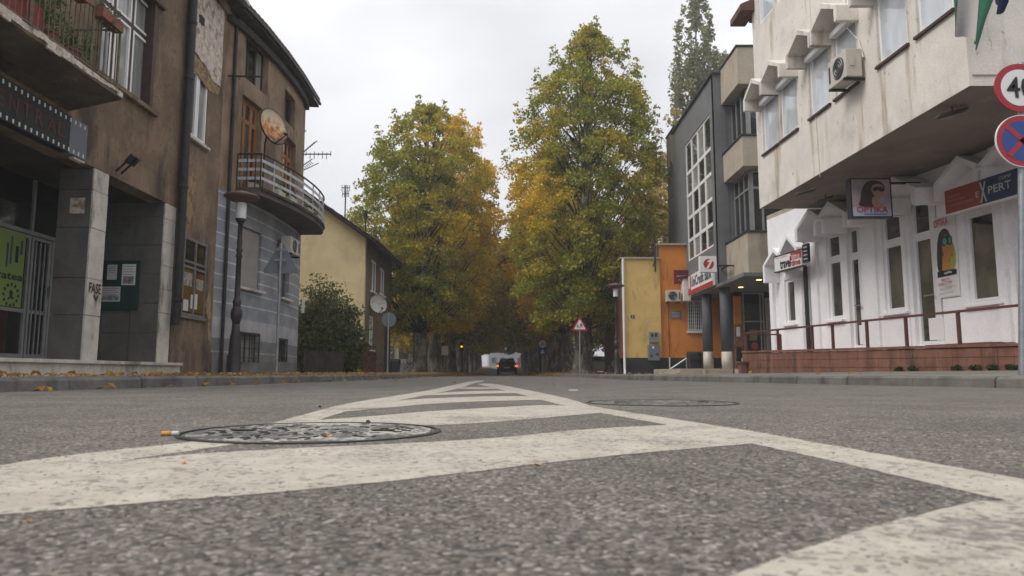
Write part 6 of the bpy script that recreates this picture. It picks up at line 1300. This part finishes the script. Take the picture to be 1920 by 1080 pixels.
# poplars and yellow trees behind the orange and grey buildings
PP = [(0, .5), (.15, .9), (.4, 1), (.75, .95), (.9, .75), (.97, .5), (1, .2)]
pt_ = proto(33.2, 4, 2.35, 320, 130, 101, lambda P: .25 + 0 * P[:, 0], .35, size=.33, prof=PP, m=m_poplar, cl=(.4, .8), flatz=1.7)
put(pt_, at(1312, 300, 60).x, 60, .1, 'tall slender poplar rising behind the grey bank building', first=True, name='poplar_tree')
put(pt_, at(1365, 300, 64).x, 64, .1, 'second poplar, only its tip showing over the grey roof', rz=2, s=(.6, .6, .89), name='poplar_tree')
pt2 = proto(22, 3, 2.6, 70, 70, 111, lambda P: .4 + 0 * P[:, 0], .3, size=.32, prof=PP, m=m_yel, cl=(.4, .8), flatz=1.0)
put(pt2, at(1268, 300, 58).x, 58, .1, 'thin leaved pale tree to the left of the tall poplar', first=True, name='pale_tree')
put(pt2, at(1244, 300, 66).x, 66, .1, 'sparse pale tree showing between the tallest plane tree and the poplar', rz=1.5, s=(.9, .9, .95), name='pale_tree')
bt2 = proto(13.5, 2.0, 4.2, 110, 140, 121, lambda P: .55 + .2 * np.sin(P[:, 0] * 2), .3, size=.27, m=m_yel, cl=(.6, 1.1))
put(bt2, at(1225, 400, 46).x, 46, .1, 'bushy yellow tree behind the yellow bay of the orange building', first=True, name='yellow_tree')
put(bt2, at(1292, 400, 50).x, 50, .1, 'bushy yellow tree behind the orange wall and grey bank building', rz=2.2, name='yellow_tree')
put(bt2, 17, 60, .1, 'yellow tree further behind the bank building', rz=4, s=(1.1, 1.1, .9), name='yellow_tree')
# understorey that closes the view between the avenue trunks
def hedge(x0, x1, y0, y1, h, n, label, m, seed):
    g = np.random.default_rng(seed); P = np.stack([g.uniform(x0, x1, n), g.uniform(y0, y1, n), .1 + g.random(n) ** 1.2 * h * (.75 + .25 * np.sin(np.linspace(0, 300, n)))], 1); org = Vector(((x0 + x1) / 2, (y0 + y1) / 2, .1))
    for i in range(n): pass
    P[:, 2] += np.array([rise(v) for v in P[:, 1]]); o = leaves_mesh('hedge', P - np.array(org), .3, m, None, .15, org); return tag(o, label, 'hedge')
m_hed = leafmat('hedge leaves', ((.018, .025, .012), (.045, .055, .025)), ((.1, .07, .02), (.07, .06, .02)))
hedge(-9.5, -7.2, 66, 150, 3.2, 16000, 'long dark hedge behind the left avenue row', m_hed, 3); hedge(5.2, 7.4, 62, 150, 3.2, 16000, 'long dark hedge behind the right avenue row', m_hed, 4)
hedge(9.5, 26, 66, 70, 4.5, 16000, 'dark hedge far behind the bank building', m_hed, 6)
# ============================================================ far end of the avenue
fy = 186; z0_ = rise(fy)
fb = thing('far_building', 'pale hazy building closing the view at the far end of the avenue', 'building', (-1, fy, z0_)); m_far = mat('pale far render', (.28, .31, .33), .9, .05, .3, 0)
MB().box(-6.0, 6, fy, fy + 10, z0_, z0_ + 9).build('wall', m_far, fb); MB().box(-6.4, 6.4, fy - .3, fy + 10.3, z0_ + 9, z0_ + 9.4).build('roof', m_grey, fb)
for i in range(5):
    for j in range(3): MB().box(-5.2 + i * 2.2, -4.0 + i * 2.2, fy - .04, fy - .001, z0_ + 1.2 + j * 2.7, z0_ + 2.7 + j * 2.7).build('window', g_mid, fb)
lw = MB().box(-7.0, 2.8, 163.2, 163.5, rise(163) - .1, rise(163) + .3).build('low_barrier', m_beton); tag(lw, 'low pale barrier across the far end of the avenue', 'barrier')
for i, (px_, yt) in enumerate(((915, 655), (928, 652), (938, 650))):
    Y = 158; x = LX(px_, Y); zz = rise(Y); tag(MB().tube([(x, Y, zz), (x, Y, CAMH + (699 - yt) / F * Y)], .07, 6).build('lamp_pole', m_galv), ('thin pale pole at the far end of the avenue, leftmost of three', 'thin pale pole at the far end of the avenue, middle of three', 'thin pale pole at the far end of the avenue, rightmost of three')[i], 'pole')
# small things along the avenue
def small_sign(px_, py_, Y, r, m, label, kind='disc', txt=None, m2=None):
    p = at(px_, py_, Y); t = thing('road_sign', label, 'road sign', (p.x, Y, rise(Y))); MB().tube([(p.x, Y + .03, rise(Y)), (p.x, Y + .03, p.z + r)], .035, 6).build('pole', m_galv, t)
    if kind == 'disc': MB().lathe((p.x, Y - .02, p.z), [(.001, 0), (r, 0), (r, .02), (.001, .02)], 20, ax='y').build('sign_plate', m, t); MB().lathe((p.x, Y - .026, p.z), [(.001, 0), (r * .75, 0), (r * .75, .005), (.001, .005)], 20, ax='y').build('sign_face', m2 or m_whitep, t)
    else: MB().box(p.x - r * .7, p.x + r * .7, Y - .02, Y, p.z - r, p.z + r).build('sign_plate', m, t)
    if txt: text(txt, m_blackp, (p.x - r * .45, Y - .028, p.z - r * .35), (1, 0, 0), (0, 0, 1), r * .9, r * .7, t, 'number', bold=.02)
    return t
s_ = small_sign(1017, 645, 47, .32, m_redp, 'round 20 speed limit sign in the shade before the right avenue row', txt='20'); p = at(1017, 657, 47)
MB().box(p.x - .3, p.x + .3, 46.96, 46.98, p.z - .3, p.z + .18).build('blue_plate', m_bluep, s_); MB().prism([(p.x - .14, 46.95, p.z - .2), (p.x + .14, 46.95, p.z - .2), (p.x + .02, 46.95, p.z + .1)], (0, .008, 0)).build('white_symbol', m_whitep, s_)
small_sign(834, 657, 45, .28, m_whitep, 'narrow white sign plate on a pole between the left avenue trunks', 'rect')
p = at(866, 650, 62); t = thing('traffic_light', 'small amber traffic light glowing in the shade of the left row', 'traffic light', (p.x, 62, 0)); MB().tube([(p.x, 62, .05), (p.x, 62, p.z + .2)], .05, 6).build('pole', m_iron, t); MB().box(p.x - .14, p.x + .14, 61.8, 61.98, p.z - .4, p.z + .4).build('housing', m_black, t)
MB().lathe((p.x, 61.78, p.z), [(.001, 0), (.08, 0), (.08, .015), (.001, .015)], 14, ax='y').build('amber_lens', flat('amber light', (1, .45, .03), .5, emit=1.6), t)
# far traffic: two red tail-lit poles
for i, (px_, py_) in enumerate(((976, 668), (974, 678))): p = at(px_, py_, 150); tag(MB().box(p.x - .2, p.x + .2, 149.8, 150, rise(150) if i else p.z - .4, p.z + .35).build('far_sign', m_redp), ('small red sign at the right of the avenue far end, upper one', 'small red and white marker at the right of the avenue far end, lower one')[i], 'sign')
# ============================================================ cars
def make_car(label, paint, lit=True):
    t = thing('car', label, 'car', (0, 0, 0)); g_ = g_dark
    # side profile (y forward, z up), half widths per station
    st = [(-2.1, .38, .70, .78, .80), (-2.02, .30, .92, .84, .80), (-1.7, .26, 1.0, .87, .80), (-.9, .22, .96, .88, .82), (.5, .22, .95, .88, .82), (1.2, .24, .9, .87, .80), (1.9, .30, .76, .82, .74), (2.15, .40, .62, .70, .62)]
    mb = MB(); n = 8
    for y, z0, z1, w0, w1 in st:
        for x, z in ((-w0 * .9, z0), (-w0, z0 + .15), (-w0, z0 + (z1 - z0) * .55), (-w1, z1), (w1, z1), (w0, z0 + (z1 - z0) * .55), (w0, z0 + .15), (w0 * .9, z0)): mb.v.append((x, y, z))
    for i in range(len(st) - 1):
        for j in range(n): mb.f.append((i * n + j, i * n + (j + 1) % n, (i + 1) * n + (j + 1) % n, (i + 1) * n + j)); mb.m.append(0)
    mb.f.append(tuple(range(n))); mb.m.append(0); mb.f.append(tuple(range((len(st) - 1) * n, len(st) * n))); mb.m.append(0)
    mb.build('body', paint, t, bevel=.03)
    cab = [(-1.95, .98, .74), (-1.45, 1.40, .60), (-.2, 1.46, .60), (.35, 1.40, .60), (1.25, .93, .74)]
    mb = MB(); prev = None
    for y, z, w in cab: mb.v += [(-w, y, z), (w, y, z)]
    lo = [(-.78, -1.95, .93), (.78, -1.95, .93), (.78, 1.25, .9), (-.78, 1.25, .9)]; b = len(mb.v); mb.v += lo
    mb.f += [(0, 1, 3, 2), (2, 3, 5, 4), (4, 5, 7, 6), (6, 7, 9, 8), (b, 0, 2, 4, 6, 8, b + 3), (b + 1, b + 2, 9, 7, 5, 3, 1), (b, b + 1, 1, 0)]; mb.m += [0] * 7; mb.build('cabin', paint, t, bevel=.02)
    MB().prism([(-.66, -1.93, 1.03), (.66, -1.93, 1.03), (.54, -1.50, 1.36), (-.54, -1.50, 1.36)], (0, -.012, .01)).build('rear_window', g_, t)
    for s in (-1, 1):
        MB().prism([(s * .745, -1.5, 1.0), (s * .745, .95, 1.0), (s * .62, .3, 1.36), (s * .61, -1.2, 1.38)], (s * .015, 0, .003)).build('side_window', g_, t)
        for y in (-1.3, 1.35): 
            w = MB().tube([(s * .68, y, .31), (s * .90, y, .31)], .31, 18).build('wheel', m_black, t); MB().tube([(s * .88, y, .31), (s * .905, y, .31)], .19, 14).build('rim', m_galv, w)
        MB().box(s * .80 - .1, s * .80 + .02 * s + .08, -2.13, -2.05, .68, .84).build('tail_light', m_tail if lit else m_redp, t)
        MB().box(*sorted((s * .86, s * 1.02)), .75, .85, .93, 1.05).build('mirror', paint, t)
        MB().box(s * .6 - .12, s * .6 + .12, 2.08, 2.17, .55, .66).build('headlight', m_opal, t)
    MB().box(-.26, .26, -2.13, -2.10, .56, .67).build('number_plate', m_paper, t); MB().box(-.86, .86, -2.16, -2.05, .34, .50).build('bumper', m_black, t); MB().prism([(-.54, 1.0, 1.0), (.54, 1.0, 1.0), (.5, .45, 1.36), (-.5, .45, 1.36)], (0, .02, .012)).build('windscreen', g_, t)
    return t
m_tail = flat('lit tail lamp', (1, .16, .03), .5, emit=1.3)
c = make_car('dark car driving away down the avenue with its tail lamps lit', mat('dark car paint', (.02, .022, .026), .3, .05, 2, 0)); c.location = (LX(951, 66), 66, .0)
c = make_car('light silver car parked behind the trunk of the tallest tree', mat('silver car paint', (.4, .41, .42), .3, .05, 2, 0, metal=.4), False); c.location = (7.0, 61, .1); c.rotation_euler.z = R(80)
# ============================================================ thin haze in the air
hz = MB().box(-200, 200, -70, 330, -1.1, 34).build('haze', m_ground, loc=(0, 0, 0)); tag(hz, kind='stuff'); m = bpy.data.materials.new('haze'); m.use_nodes = True; m.node_tree.nodes.clear()
ho = m.node_tree.nodes.new('ShaderNodeOutputMaterial'); hv = m.node_tree.nodes.new('ShaderNodeVolumePrincipled'); hv.inputs['Density'].default_value = .0017; hv.inputs['Color'].default_value = (.9, .93, .97, 1); hv.inputs['Anisotropy'].default_value = .2
m.node_tree.links.new(hv.outputs[0], ho.inputs['Volume']); hz.data.materials.clear(); hz.data.materials.append(m)
